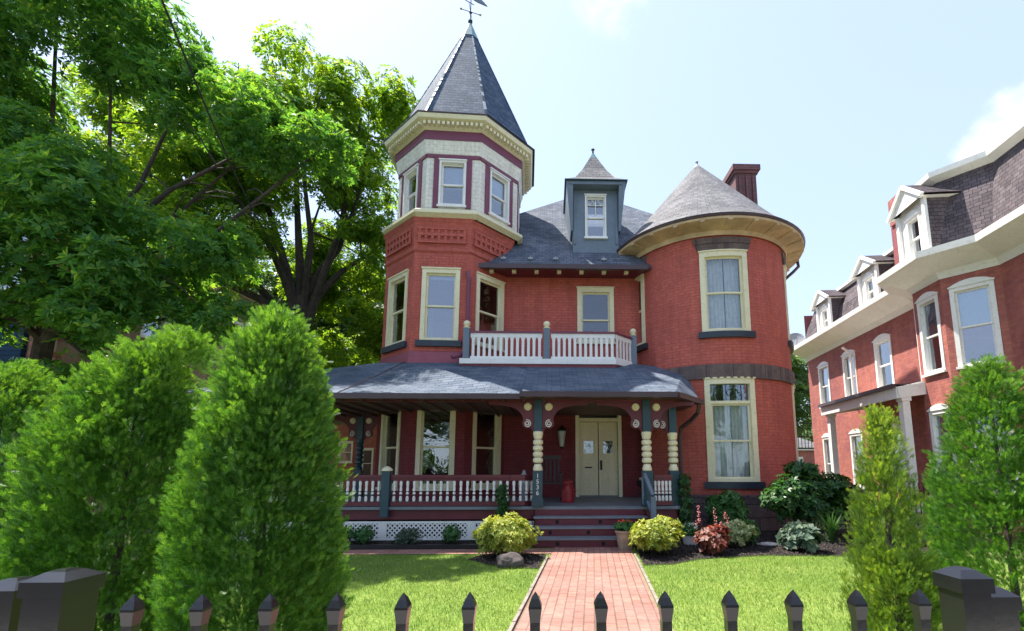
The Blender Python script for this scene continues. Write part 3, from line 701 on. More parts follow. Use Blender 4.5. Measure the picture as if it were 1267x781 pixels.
m.face([(-4.75, 13.2, 6.88), (-4.75, 21.4, 6.88), (6.8, 21.4, 6.88), (6.8, 13.9, 6.88)], MAROON)
m.build('eave_soffit', house)
m = MB(); m.bar((-2.42, 11.7, 6.9), (2.62, 11.7, 6.9), .12, .13, GUT); m.tube([(-2.3, 11.7, 6.86), (-2.28, 11.62, 6.7), (-2.22, 11.36, 6.55), (-2.17, 11.32, 6.4), (-2.17, 11.32, 4.45), (-2.3, 11.2, 4.3), (-2.5, 11.1, 4.22)], .055, 8, PURPLE)
m.build('roof_gutter', house)
for i in range(7):
    m = MB(); x = -1.72 + i * .62; m.box(x, x + .11, 11.84, 11.95, 6.80, 6.898, CREAM); m.build('rafter_block', house)
for i, x in enumerate((-1.35, -.6, .1, 1.45)):
    m = MB(); yy = 11.95; zz = EZ + (yy - 11.75) * 1.165 + .03; m.tube([(x, yy - .02, zz), (x, yy + .05, zz + .12)], .02, 5, GALV); m.bar((x - .07, yy, zz + .05), (x + .07, yy, zz + .05), .02, .05, GALV); m.build('snow_guard', house)
# dormer
m = MB(); dx0, dx1, dy = .60, 1.93, 12.35; dfr = Flat((dx0, dy), (dx1, dy))
hh = window(house, dfr, .67, .62, 8.12, 9.42, trim=WHITE, fw=.04, split=.5, proud=.03)
wall(m, dfr, 0, 1.33, 7.6, 9.7, [hh], TEAL2)
for x in (dx0, dx1): m.face([(x, dy, 7.6), (x, dy, 9.7), (x, 14.6, 9.7), (x, 13.0, 7.6)], TEAL2)
for x, sg in ((dx0, -1), (dx1, 1)):
    m.hexa([(x + sg * .0, dy - .05, 8.3), (x + sg * .06, dy - .05, 8.3), (x + sg * .06, 13.3, 8.3), (x, 13.3, 8.3), (x, dy - .3, 9.72), (x + sg * .2, dy - .3, 9.7), (x + sg * .2, 14.2, 9.72), (x, 14.2, 9.72)], TEAL2)
m.box(dx0 - .12, dx1 + .12, dy - .3, dy + .0, 9.6, 9.72, TEAL2)
for x in (dx0 + .03, dx1 - .09): m.box(x, x + .06, dy - .03, dy - .001, 7.9, 9.6, TEAL2)
dm = m.build('dormer', house)
m = MB(); cx_, cy_ = (dx0 + dx1) / 2, dy + .55
for (r0, z0_), (r1, z1_) in zip([(.9, 9.72), (.58, 10.0), (.36, 10.4), (.10, 11.0)], [(.58, 10.0), (.36, 10.4), (.10, 11.0), (0.02, 11.2)]):
    for k in range(4):
        c = [(-1, -1), (1, -1), (1, 1), (-1, 1)]; a, b = c[k], c[(k + 1) % 4]
        m.face([(cx_ + a[0] * r0, cy_ + a[1] * r0, z0_), (cx_ + b[0] * r0, cy_ + b[1] * r0, z0_), (cx_ + b[0] * r1, cy_ + b[1] * r1, z1_), (cx_ + a[0] * r1, cy_ + a[1] * r1, z1_)], CONE if z1_ < 11.1 else COPPER)
m.box(cx_ - .91, cx_ + .91, cy_ - .91, cy_ + .91, 9.70, 9.725, TEAL)
m.tube([(cx_, cy_, 11.1), (cx_, cy_, 11.3)], .03, 6, BLACKI); m.lathe((cx_, cy_, 11.33), [(0, -.06), (.06, 0), (0, .07)], 8, BLACKI)
m.build('dormer_roof', dm)
m = MB()
for k in (-1, 0, 1): m.tube([dfr.pt(.67 + k * .17 + .08 * math.cos(q / 10 * 6.283), 9.26 + .08 * math.sin(q / 10 * 6.283), -.03) for q in range(11)], .008, 4, WHITE)
fbox(m, dfr, .41, .93, 9.13, 9.15, -.045, -.02, WHITE); fbox(m, dfr, .66, .68, 8.83, 9.38, -.045, -.022, WHITE)
m.build('tracery', dm)
# --- porch
DZ = .70
m = MB(); top = [(-7.3, 9.5), (2.62, 9.5), (2.95, 10.0), (3.0, 12.4), (-1.2, 12.4), (-1.2, 13), (-4.3, 13), (-4.3, 15), (-7.3, 15)]
m.face([(x, y, DZ) for x, y in top], DECK, top); m.face([(x, y, DZ - .06) for x, y in top][::-1], DECK)
for a, b in ((top[8], top[0]), (top[0], top[1]), (top[1], top[2])): m.bar((*a, DZ - .03), (*b, DZ - .03), .08, .058, DECK)
m.build('porch_floor', house)
m = MB()
for a, b in (((-7.25, 9.56), (2.6, 9.56)), ((2.6, 9.56), (2.9, 10.0)), ((-7.25, 15), (-7.25, 9.56))): m.bar((*a, DZ - .18), (*b, DZ - .18), .04, .23, MAROON)
m.bar((1.95, 9.6, .2), (2.55, 9.6, .2), .04, .5, MAROON)
m.build('porch_skirt', house)
m = MB(); m.box(-7.2, 2.6, 9.75, 9.78, -.05, .6, DARK); m.build('porch_shade_sheet', house)  # near-black sheet stands in for the shade under the porch, behind the lattice
xs = [-7.2, -5.3, -3.42, -1.62, -.35]
for xa, xb in zip(xs, xs[1:]):
    m = MB(); y = 9.57
    m.box(xa, xb, y - .03, y, .36, .44, WHITE); m.box(xa, xb, y - .03, y, .03, .08, WHITE); m.box(xa, xa + .08, y - .028, y, .08, .36, WHITE); m.box(xb - .09, xb, y - .028, y, .08, .36, WHITE)
    z0_, z1_ = .08, .36; hgt = z1_ - z0_; x = xa - hgt
    while x < xb:
        for sg in (1, -1):
            p0, p1 = (x, z0_ if sg > 0 else z1_), (x + hgt, z1_ if sg > 0 else z0_)
            a, b = max(p0[0], xa + .08), min(p1[0], xb - .09)
            if b - a > .03:
                f_ = lambda q: p0[1] + (p1[1] - p0[1]) * (q - p0[0]) / hgt
                m.bar((a, y - .012 - .008 * (sg > 0), f_(a)), (b, y - .012 - .008 * (sg > 0), f_(b)), .006, .028, WHITE, up=(0, 0, 1))
        x += .095
    m.build('lattice_panel', house)
# steps
for i in range(3):
    m = MB(); z = DZ - .17 * (i + 1) - .01; yf = 9.5 - .25 * (i + 1)
    m.box(-.35, 1.92, yf - .04, yf + .27, z - .035, z, DECK); m.box(-.33, 1.9, yf, yf + .02, z - .17, z - .036, MAROON)
    for k in range(2 + (i == 1)):
        hx = (-.02, .72, 1.45)[k] if i == 1 else (.12, .98)[k] ; zc = z - .105
        m.face([(hx + .04 * math.cos(q / 12 * 6.283), yf - .003, zc + .04 * math.sin(q / 12 * 6.283)) for q in range(12)], DARK)
    m.build('step', house)
m = MB(); m.box(-.33, 1.9, 9.47, 9.49, DZ - .21, DZ - .062, MAROON)
for x in (-.37, 1.9): m.face([(x, 8.74, 0), (x, 9.5, 0), (x, 9.5, .6), (x, 9.22, .5), (x, 8.97, .33), (x, 8.74, .16)], MAROON); m.face([(x + .03, 8.74, 0), (x + .03, 9.5, 0), (x + .03, 9.5, .6), (x + .03, 9.22, .5), (x + .03, 8.97, .33), (x + .03, 8.74, .16)], MAROON)
m.build('stair_stringer', house)
# porch posts
def porch_post(x, y, number=None, lite=CREAM, sides=(-1, 1), bdir=(1, 0)):
    m = MB(); h = .1
    m.box(x - h, x + h, y - h, y + h, DZ, 1.42, TEAL); m.box(x - h - .02, x + h + .02, y - h - .02, y + h + .02, DZ, .86, TEAL)
    p = m.build('porch_post', house)
    m = MB(); m.box(x - .08, x + .08, y - .08, y + .08, 2.24, 2.93, TEAL); m.build('post_head', p)
    t = MB(); pr = [(.085, 1.42), (.10, 1.43), (.10, 1.47)]
    pr += [(.07, 1.56)]; z = 1.58
    for k in range(4): pr += [(.075, z), (.105, z + .03), (.105, z + .085), (.075, z + .115)]; z += .125
    pr += [(.075, z), (.085, z + .01), (.105, z + .1), (.105, 2.23), (.085, 2.24)]
    t.lathe((x, y, 0), pr, 20, lite, matf=lambda i: TEAL if (i - 3) % 4 == 0 and 3 <= i <= 19 else lite)
    t.build('turned_shaft', p)
    for sg in sides:
        b = MB(); B = lambda u, z_, d: (x + bdir[0] * sg * u - bdir[1] * d, y + bdir[1] * sg * u - bdir[0] * d, z_)
        prof = [(.08, 2.88), (1.05, 2.88), (1.05, 2.80), (.75, 2.79), (.55, 2.75), (.42, 2.68), (.34, 2.58), (.31, 2.50), (.335, 2.42), (.31, 2.34), (.24, 2.30), (.17, 2.31), (.13, 2.27), (.10, 2.22), (.08, 2.22)]
        lim = .48 if bdir[1] else (1.04 if sg * 1 else 1)
        prof = [(min(u, lim), z_) for u, z_ in prof]
        # concave outline: fan of strips down to the post
        top_ = 2.88
        for dd in (.025, -.025):
            for (ua, za), (ub, zb) in zip(prof[1:], prof[2:]):
                b.face([B(.08, za, dd), B(ua, za, dd), B(ub, zb, dd), B(.08, zb, dd)], MAROON)
        for (ua, za), (ub, zb) in zip(prof, prof[1:]): b.face([B(ua, za, .025), B(ub, zb, .025), B(ub, zb, -.025), B(ua, za, -.025)], MAROON)
        bo = b.build('bracket', p)
        r = MB(); cpt = B(.22, 2.76, .03); ax = Vector(B(.22, 2.76, 1)) - Vector(B(.22, 2.76, 0))
        rp = [(0, .045), (.03, .045), (.035, .03), (.06, .04), (.075, .03), (.085, 0)]
        u_ = Vector((0, 0, 1)); s_ = ax.cross(u_)
        for (r0, d0), (r1, d1) in zip(rp, rp[1:]):
            for k in range(16):
                a, b2 = k / 16 * 6.2832, (k + 1) / 16 * 6.2832
                PP = lambda rr, dd, t_: Vector(cpt) + ax * dd + (u_ * math.cos(t_) + s_ * math.sin(t_)) * rr
                if r0 == 0: r.face([PP(r0, d0, a), PP(r1, d1, a), PP(r1, d1, b2)], CREAM)
                else: r.face([PP(r0, d0, a), PP(r1, d1, a), PP(r1, d1, b2), PP(r0, d0, b2)], CREAM)
        r.build('rosette', p)
        s = MB(); pts = []
        for k in range(22):
            a = k / 21 * 3.6 * math.pi; rr = .085 * (1 - k / 26); pts.append(B(.225 + rr * math.cos(a + 1.2) * .9, 2.40 + rr * math.sin(a + 1.2), .035))
        s.tube(pts, .011, 5, WHITE); s.build('scroll', p)
    return p
PX = (-.28, 2.0)
p1 = porch_post(PX[0], 9.5); p2 = porch_post(PX[1], 9.5); p3 = porch_post(2.62, 9.75, sides=(-1,), bdir=(1, 0))
porch_post(-5.25, 12.6, lite=TEAL); porch_post(-7.1, 9.6, sides=(1,)); porch_post(-7.1, 14.6, lite=TEAL, sides=())
m = MB()
for a, b in (((-7.2, 9.5), (2.62, 9.5)), ((2.62, 9.5), (2.95, 10.1)), ((-7.15, 15), (-7.15, 9.56)), ((-7.1, 12.6), (-4.4, 12.6))): m.bar((*a, 2.91), (*b, 2.91), .1, .1, MAROON)
m.build('porch_beam', house)
# number on the first post
tx = []
for i, ch in enumerate('1536'):
    c = bpy.data.curves.new('digit', 'FONT'); c.body = ch; c.size = .125; c.extrude = .003; c.align_x = 'CENTER'
    t = bpy.data.objects.new('digit', c); COL.objects.link(t); t.location = (PX[0], 9.5 - .1 - .006 if i == 0 else 9.394, 1.28 - i * .115); t.rotation_euler = (R(90), 0, 0)
    tx.append(t)
bpy.context.view_layer.update(); dg = bpy.context.evaluated_depsgraph_get()
nb = MB()
for t in tx:
    me = bpy.data.meshes.new_from_object(t.evaluated_get(dg)); mw = t.matrix_world.copy()
    for p in me.polygons: nb.face([mw @ me.vertices[v].co for v in p.vertices], WHITE)
    bpy.data.meshes.remove(me); cu = t.data; bpy.data.objects.remove(t); bpy.data.curves.remove(cu)
nb.build('house_number', p1)
# porch railings
def baluster_mesh(name, parent):
    b = MB(); z = DZ + .12
    pr = [(.018, 0), (.03, .02), (.03, .10), (.018, .13), (.014, .15), (.03, .17), (.03, .205), (.014, .225), (.014, .235), (.03, .25), (.022, .34), (.03, .40), (.03, .46), (.018, .48)]
    b.lathe((0, 0, 0), pr, 8, WHITE, matf=lambda i: TEAL if i in (3, 4, 7) else WHITE); o = b.build(name); o.parent = parent; return o
def railing(a, b, z0, z1, n, proto=[None], curve=None):
    m = MB(); a = Vector((*a, 0)); b = Vector((*b, 0)); U_ = Vector((0, 0, 1))
    pts = [a, b] if not curve else [Vector((*c, 0)) for c in curve]
    for p, q in zip(pts, pts[1:]):
        m.bar(p + U_ * (z1 - .03), q + U_ * (z1 - .03), .1, .06, MAROON); m.bar(p + U_ * (z1 - .09), q + U_ * (z1 - .09), .05, .06, MAROON); m.bar(p + U_ * (z0 + .04), q + U_ * (z0 + .04), .06, .08, MAROON)
    r = m.build('porch_railing', house)
    ln = [(q - p).length for p, q in zip(pts, pts[1:])]; T = sum(ln)
    for i in range(n):
        d = T * (i + .5) / n; k = 0
        while k < len(ln) - 1 and d > ln[k]: d -= ln[k]; k += 1
        p = pts[k].lerp(pts[k + 1], d / ln[k])
        if proto[0] is None: o = baluster_mesh('baluster', r); proto[0] = o
        else: o = proto[0].copy(); COL.objects.link(o); o.parent = r
        ro = Vector(r['_o']); o.location = (p.x - ro.x, p.y - ro.y, z0 + .08); o.scale = (1, 1, (z1 - z0 - .20) / .48)
        o['_o'] = r['_o']
    return r
railing((-3.28, 9.5), (-.4, 9.5), .72, 1.34, 22, curve=[(-3.28, 9.5), (-.85, 9.5), (-.55, 9.56), (-.36, 9.72)])
railing((-7.0, 9.5), (-3.46, 9.5), .72, 1.34, 28)
railing((2.12, 9.5), (2.52, 9.55), .72, 1.34, 5)
for x, y in ((-3.37, 9.5),):
    m = MB(); m.box(x - .08, x + .08, y - .09, y + .07, .5, 1.42, TEAL); m.lathe((x, y - .01, 1.42), [(.11, 0), (.11, .03), (.08, .06), (.03, .09), (0, .1)], 14, CREAM); m.build('newel_post', house)
m = MB(); m.box(1.94, 2.04, 8.93, 9.03, 0, .92, TEAL2); m.bar((1.99, 9.0, .95), (1.92, 9.4, 1.36), .07, .05, TEAL2); m.bar((2.0, 8.98, .5), (1.97, 9.4, .8), .05, .05, TEAL2); m.bar((1.88, 9.41, .74), (1.88, 9.41, 1.3), .035, .035, TEAL2)
m.build('stair_handrail', house)
# porch roof
PE, PT = 2.97, 4.14
m = MB(); eb = [(-4.1, 9.1), (-.6, 9.1)]
oc0, oc7, oc6 = octv(OR, 0), octv(OR, 7), octv(OR, 6)
TL = (-6.4, 11.75, 3.98)
m.face([(-7.75, 9.1, PE - .03), (-.6, 9.1, PE - .03), (-.6, 11.5, PT + .03), (oc0[0], oc0[1], PT), (-4.5, 11.55, 4.16), TL], PORCHR)
m.face([(-7.75, 15.3, PE - .03), (-7.75, 9.1, PE - .03), TL, (-6.4, 15.3, 3.98)], PORCHR)
m.face([TL, (-4.5, 11.55, 4.16), (-4.5, 15.3, 4.16), (-6.4, 15.3, 3.98)], PORCHR)
m.tube([(-4.35, 9.1, PE - .01), (-4.0, 10.3, 3.58), (oc0[0] - .1, oc0[1], PT + .02)], .012, 4, GUT)
m.face([(-.6, 8.98, PE), (2.5, 8.98, PE), (2.05, 11.6, PT + .06), (-.6, 11.6, PT + .06)], PORCHR)
m.face([(2.5, 8.98, PE), (3.35, 10.05, PE), (3.6, 12.0, PT), (2.05, 11.6, PT + .06)], PORCHR)
m.face([(-.6, 8.98, PE), (-.6, 11.6, PT + .06), (-.6, 11.6, PT), (-.6, 9.0, PE - .06)], GUT)
m.build('porch_roof', house)
m = MB(); under = [(-7.7, 9.14), (-.6, 9.14), (-.6, 9.02), (2.5, 9.02), (3.3, 10.05), (3.3, 12.42), (-7.7, 12.6)]
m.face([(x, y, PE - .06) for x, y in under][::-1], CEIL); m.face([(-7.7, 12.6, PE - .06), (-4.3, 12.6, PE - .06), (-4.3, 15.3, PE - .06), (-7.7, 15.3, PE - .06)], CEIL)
for i in range(18): x = -7.3 + i * .42; m.bar((x, 9.3, PE - .09), (x, 12.4, PE - .09), .05, .06, CEIL)
m.build('porch_ceiling', house)
m = MB()
for a, b, z in (((-7.8, 9.05), (-.62, 9.05), PE - .06), ((-.64, 8.93), (2.53, 8.93), PE - .03), ((2.53, 8.93), (3.38, 10.0), PE - .03), ((-7.78, 15.3), (-7.78, 9.1), PE - .06)): m.bar((*a, z), (*b, z), .11, .11, GUT)
m.build('porch_gutter', house)
m = MB(); m.tube([(3.3, 9.95, 2.9), (3.3, 10.02, 2.72), (3.2, 10.3, 2.55), (3.02, 10.45, 2.4), (3.0, 10.5, 2.2), (3.0, 10.5, .1)], .05, 8, GUT); m.build('downspout', house)
# balcony
m = MB(); bp = [(-2.3, 11.12), (1.62, 11.12), (2.2, 11.72)]
m.box(-2.24, 1.6, 11.14, 12.41, 4.06, 4.14, DECK)
for a, b in zip(bp, bp[1:]): m.bar((*a, 4.12), (*b, 4.12), .1, .13, WHITE); m.bar((a[0], a[1] + .06, 3.93), (b[0], b[1] + .06, 3.93), .05, .25, PLINTH)
m.build('balcony_floor', house)
for (a, b, n) in (((-2.05, 11.15), (-.24, 11.15), 13), ((-.02, 11.15), (1.6, 11.15), 12), ((1.62, 11.17), (2.12, 11.68), 5)):
    m = MB(); m.bar((*a, 4.88), (*b, 4.88), .1, .05, PURPLE); m.bar((*a, 4.80), (*b, 4.80), .04, .11, WHITE); m.bar((*a, 4.22), (*b, 4.22), .05, .07, WHITE)
    r = m.build('balcony_railing', house)
    A3, B3 = Vector((*a, 0)), Vector((*b, 0)); dd = (B3 - A3).normalized()
    for i in range(n):
        p = A3.lerp(B3, (i + .5) / n); s = MB(); w_ = .034
        q0, q1 = p - dd * w_, p + dd * w_; z0_, z1_, z2_ = 4.25, 4.68, 4.75
        s.bar((p.x, p.y, z0_), (p.x, p.y, z1_), .025, w_ * 2, WHITE, up=tuple(dd))
        nn = Vector((dd.y, -dd.x, 0)) * .0125; e_ = dd * (A3 - B3).length / n / 2
        for sg in (1, -1):
            f_ = [p - dd * w_ + Vector((0, 0, z1_)), p + dd * w_ + Vector((0, 0, z1_)), p + e_ * .8 + Vector((0, 0, z2_)), p - e_ * .8 + Vector((0, 0, z2_))]
            s.face([v + nn * sg for v in (f_ if sg > 0 else f_[::-1])], WHITE)
        s.build('baluster', r)
for x, y in ((-2.15, 11.15), (-.13, 11.15), (2.18, 11.72)):
    m = MB(); m.box(x - .075, x + .075, y - .075, y + .075, 4.19, 4.98, TEAL2); 
    p = m.build('balcony_post', house); b = MB(); b.lathe((x, y, 4.98), [(.09, 0), (.09, .025), (.04, .04), (.075, .08), (.09, .12), (.075, .17), (.03, .2), (0, .205)], 14, CREAM); b.build('ball_cap', p)

# ================================================================ PORCH FURNITURE
t = thing('wall_lantern', 'verdigris glass lantern on the dark red wall beside the cream front doors', 'lantern', (.28, 12.3, 2.1))
m = MB(); m.box(.24, .32, 12.38, 12.425, 2.2, 2.5, BLACKI); m.tube([(.28, 12.4, 2.5), (.28, 12.3, 2.62), (.28, 12.22, 2.58)], .012, 6, BLACKI); m.lathe((.28, 12.22, 2.42), [(.03, .18), (.10, .1), (.12, .06), (.12, .04)], 6, BLACKI)
m.lathe((.28, 12.22, 1.98), [(0, 0), (.04, .02), (.06, .06)], 6, BLACKI); m.build('bracket', t)
m = MB(); m.lathe((.28, 12.22, 2.04), [(.055, 0), (.11, .42)], 6, LAMPG); m.build('lamp_glass', t)
m = MB(); m.lathe((0, 0, 0), [(0, -.012), (.16, -.01), (.17, 0), (0, .012)], 20, BRASS, sq=.3)
o = m.build('wall_plaque', loc=(.3, 12.41, 1.88)); o.rotation_euler = (R(90), 0, 0); tag(o, 'small oval brass plaque on the dark red wall under the lantern', 'plaque')
t = thing('milk_can', 'red enamelled lidded can standing on the porch by the front doors', 'milk can', (.38, 10.6, DZ))
m = MB(); m.lathe((.38, 10.6, DZ), [(0, 0), (.15, .002), (.155, .03), (.15, .28), (.11, .37), (.09, .40), (.09, .44)], 20, REDM); m.tube([(.53, 10.6, .98), (.57, 10.6, .95), (.53, 10.6, .88)], .01, 5, REDM); m.build('can_body', t)
m = MB(); m.lathe((.38, 10.6, DZ + .44), [(.12, 0), (.12, .03), (.06, .05), (.05, .07), (.02, .08), (0, .08)], 20, REDM); m.build('lid', t)
t = thing('rocking_chair', 'dark wooden rocking chair in the porch shade behind the numbered post', 'chair', (-.02, 11.2, DZ))
x, y = -.02, 11.2
m = MB(); m.box(x - .24, x + .24, y - .24, y + .22, 1.1, 1.14, DARKWOOD); m.build('seat', t)
m = MB()
for i in range(5): m.bar((x - .2 + i * .1, y + .2, 1.14), (x - .2 + i * .1, y + .32, 1.72), .05, .015, DARKWOOD)
m.bar((x - .26, y + .32, 1.74), (x + .26, y + .32, 1.74), .03, .1, DARKWOOD); m.build('backrest', t)
for sx in (-1, 1):
    m = MB(); m.bar((x + sx * .25, y - .28, 1.34), (x + sx * .25, y + .26, 1.36), .07, .03, DARKWOOD); m.build('armrest', t)
    m = MB(); m.tube([(x + sx * .25, y + d, DZ + .03 + .35 * d * d) for d in (-.5, -.3, -.1, .1, .3, .5)], .018, 5, DARKWOOD); m.build('rocker', t)
    for dy_ in (-.22, .2): m = MB(); m.bar((x + sx * .25, y + dy_, DZ + .05), (x + sx * .25, y + dy_, 1.34), .04, .04, DARKWOOD); m.build('leg', t)
t = thing('porch_urn', 'pale grey lidded urn just showing over the maroon railing near the numbered post', 'urn', (-.6, 10.1, DZ))
m = MB(); m.lathe((-.6, 10.1, DZ), [(.08, 0), (.12, .02), (.05, .1), (.12, .3), (.14, .45), (.10, .55)], 14, GALV); m.build('body', t)
m = MB(); m.lathe((-.6, 10.1, DZ + .55), [(.12, 0), (.10, .06), (.05, .10), (.03, .15), (.04, .17), (0, .19)], 14, GALV); m.build('lid', t)
# ================================================================ THE ROW HOUSE ON THE RIGHT
NA = R(6.0); NS = Vector((math.sin(NA), math.cos(NA))); NT = Vector((math.cos(NA), -math.sin(NA)))
def NW(s, t): p = NS * s + NT * t; return (p.x, p.y)
row = thing('brick_rowhouse', 'orange brick terraced house with purple mansard roof, white cornice and a white porch canopy', 'house', (*NW(14, 10), 0))
outl = [(20.3, 9.2), (13.1, 9.2), (12.33, 8.43), (11.34, 8.43), (10.57, 9.2), (4.5, 9.2)]
def offs(pl, d):       # offset outwards (towards smaller t), mitred
    out = []
    for i, p in enumerate(pl):
        p = Vector(p); ns = []
        for a, b in ((pl[i - 1], pl[i]) if i > 0 else (None, None), (pl[i], pl[i + 1]) if i < len(pl) - 1 else (None, None)):
            if a is None: continue
            e = (Vector(b) - Vector(a)).normalized(); ns.append(Vector((-e.y, e.x)) * -1 if False else Vector((e.y, -e.x)))
        n = sum(ns, Vector((0, 0))) / len(ns); n = n / max(n.dot(ns[0]), .3); out.append(tuple(p + n * d))
    return out
# check the sign: first segment runs to smaller s, outward is smaller t
_o = offs(outl, .5); SG = 1 if _o[0][1] < outl[0][1] else -1
OF = lambda d: offs(outl, d * SG)
def nseg(mb, d0, z0, d1, z1, mat, segs=None):
    a, b = OF(d0), OF(d1)
    for i in range(len(outl) - 1):
        if segs and i not in segs: continue
        mb.face([(*NW(*a[i]), z0), (*NW(*a[i + 1]), z0), (*NW(*b[i + 1]), z1), (*NW(*b[i]), z1)], mat)
WT = 6.22
wins = {0: [(18.95, .85, 3.95, 5.62), (17.05, .85, 3.95, 5.62), (15.05, .88, 3.95, 5.62), (19.1, .7, .6, 2.7), (17.0, .8, .8, 2.7), (14.9, .8, .8, 2.7)],
        2: [(11.83, .72, 3.85, 5.78), (11.83, .72, .9, 2.9)], 3: [(.545, .80, 3.85, 5.78), (.545, .8, .9, 2.9)], 4: [(8.2, .8, 3.85, 5.78), (8.2, .8, .9, 2.9)]}
m = MB(); trimmb = MB()
for i in range(5):
    a, b = outl[i], outl[i + 1]; f = Flat(NW(*a), NW(*b)); hs = []
    for (c, wd, z0_, z1_) in wins.get(i, []):
        u = c if i == 3 else a[0] - c
        hs.append(window(row, f, u, wd, z0_, z1_, trim=WHITE, fw=.09, arch=.12, proud=.02, curtain=('shade', .5, 1.) if random.random() < .6 else None))
    wall(m, f, 0, f.len, 0, 3.75, [h for h in hs if h[3] < 3.7], NBRICK if i == 0 else NBRICK); wall(m, f, 0, f.len, 3.75, WT, [h for h in hs if h[3] > 3.7], NBRICK)
for a, b in (((20.3, 20), (20.3, 9.2)), ((4.5, 9.2), (4.5, 20)), ((4.5, 20), (20.3, 20))): f = Flat(NW(*a), NW(*b)); wall(m, f, 0, f.len, 0, 8.2 if a[0] != 4.5 else WT, [], NBRICK2)
m.build('wall', row)
m = MB(); nseg(m, .02, WT - .14, .06, WT - .06, WHITE); nseg(m, .06, WT - .06, .12, WT + .02, WHITE); nseg(m, .12, WT + .02, .66, WT + .28, WHITE); nseg(m, .66, WT + .28, .70, WT + .3, WHITE); nseg(m, .70, WT + .3, .72, WT + .46, WHITE); nseg(m, .72, WT + .46, .1, WT + .5, WHITE)
e0 = OF(.7)[0]; m.face([(*NW(*OF(.12)[0]), WT + .02), (*NW(*OF(.7)[0]), WT + .3), (*NW(*OF(.7)[0]), WT + .48), (*NW(20.3, 9.3), WT + .5)], WHITE)
m.build('cornice', row)
m = MB(); ZB = WT + .5
nseg(m, .12, ZB, -.12, ZB + .9, NROOF, (0,)); nseg(m, -.12, ZB + .9, -.5, 8.45, NROOF, (0,))
nseg(m, .12, ZB, -.05, ZB + 1.0, NROOF, (1, 2, 3, 4)); nseg(m, -.05, ZB + 1.0, -.3, 8.85, NROOF, (1, 2, 3, 4))
A8, B8 = OF(-.3)[1:], OF(-.5)[:2]
m.face([(*NW(*p), 8.85) for p in A8] + [(*NW(4.5, 20), 8.85), (*NW(13.1, 20), 8.85)], NROOF); m.face([(*NW(*p), 8.45) for p in B8] + [(*NW(13.1, 20), 8.45), (*NW(20.3, 20), 8.45)], NROOF)
m.face([(*NW(20.3, 9.1), ZB), (*NW(20.3, 9.3), ZB + .9), (*NW(20.3, 9.7), 8.45), (*NW(20.3, 20), 8.45), (*NW(20.3, 20), ZB)], NBRICK2)
m.build('mansard_roof', row)
m = MB()
nseg(m, -.28, 8.72, -.05, 8.82, WHITE, (1, 2, 3, 4)); nseg(m, -.05, 8.82, -.03, 8.95, WHITE, (1, 2, 3, 4)); nseg(m, -.03, 8.95, -.5, 8.98, WHITE, (1, 2, 3, 4))
nseg(m, -.44, 8.38, -.3, 8.42, WHITE, (0,)); nseg(m, -.3, 8.42, -.3, 8.52, WHITE, (0,)); nseg(m, -.3, 8.52, -.7, 8.54, WHITE, (0,))
m.build('roof_curb', row)
m = MB()
def nbox(mb, s0, s1, t0, t1, z0, z1, mat):
    p = [NW(s1, t0), NW(s0, t0), NW(s0, t1), NW(s1, t1)]
    mb.hexa([(*q, z0) for q in p] + [(*q, z1) for q in p], mat)
nbox(m, 13.05, 13.45, 8.8, 12, ZB, 8.6, NBRICK2); nbox(m, 12.75, 13.4, 8.75, 9.9, 8.6, 9.4, NBRICK); m.build('party_wall', row)
for (sc_, wd, tf, zt, zp, zb) in ((18.1, 1.0, 9.02, 8.05, 8.45, ZB), (15.1, 1.0, 9.02, 8.05, 8.45, ZB), (11.7, .98, 8.22, 8.25, 8.78, ZB)):
    f = Flat(NW(sc_ + wd / 2, tf), NW(sc_ - wd / 2, tf)); m = MB()
    hs = [window(row, f, wd / 2, wd * .52, zb + .12, zt - .3, trim=WHITE, fw=.06, arch=.14, proud=.02)]
    wall(m, f, 0, wd, zb, zt, hs, WHITE)
    for ss in (sc_ + wd / 2, sc_ - wd / 2): m.face([(*NW(ss, tf), zb), (*NW(ss, tf), zt), (*NW(ss, tf + 1.0), zt), (*NW(ss, tf + .5), zb)], NROOF)
    P = lambda s_, t_, z_: (*NW(s_, t_), z_); ov = .16; h = wd / 2 + .14
    for dt, mt in ((-ov, WHITE),):
        m.face([P(sc_ + h, tf + dt, zt - .05), P(sc_ - h, tf + dt, zt - .05), P(sc_, tf + dt, zp)], mt)
    m.face([P(sc_ + h - .16, tf + .01, zt), P(sc_ - h + .16, tf + .01, zt), P(sc_, tf + .01, zp - .1)], WHITE)
    for sg in (1, -1):
        m.bar(P(sc_ + sg * (h + .03), tf - ov - .03, zt - .06), P(sc_, tf - ov - .03, zp + .02), .08, .09, WHITE)
        q = [P(sc_ + sg * (h + .05), tf - ov - .05, zt - .03), P(sc_, tf - ov - .05, zp + .07), P(sc_, tf + 1.3, zp + .07), P(sc_ + sg * (h + .05), tf + .9, zt - .03)]
        m.face(q, NROOF); m.face([P(sc_ + sg * h, tf - ov, zt - .06), P(sc_ + sg * (wd / 2), tf - ov, zt - .06), P(sc_ + sg * (wd / 2), tf + .9, zt - .06), P(sc_ + sg * h, tf + .9, zt - .06)], WHITE)
        nbox(m, sc_ + sg * wd / 2 - .05, sc_ + sg * wd / 2 + .05, tf - .08, tf - .005, zb, zt - .06, WHITE)
    m.build('dormer', row)
m = MB(); c0_, c1_ = 16.3, 12.25
pts = [NW(c0_, 7.75), NW(c1_, 7.75), NW(c1_, 9.19), NW(c0_, 9.19)]
zz = (3.5, 3.5, 3.85, 3.85)
m.hexa([(*p, z - .06) for p, z in zip(pts, zz)] + [(*p, z + .06) for p, z in zip(pts, zz)], WHITE)
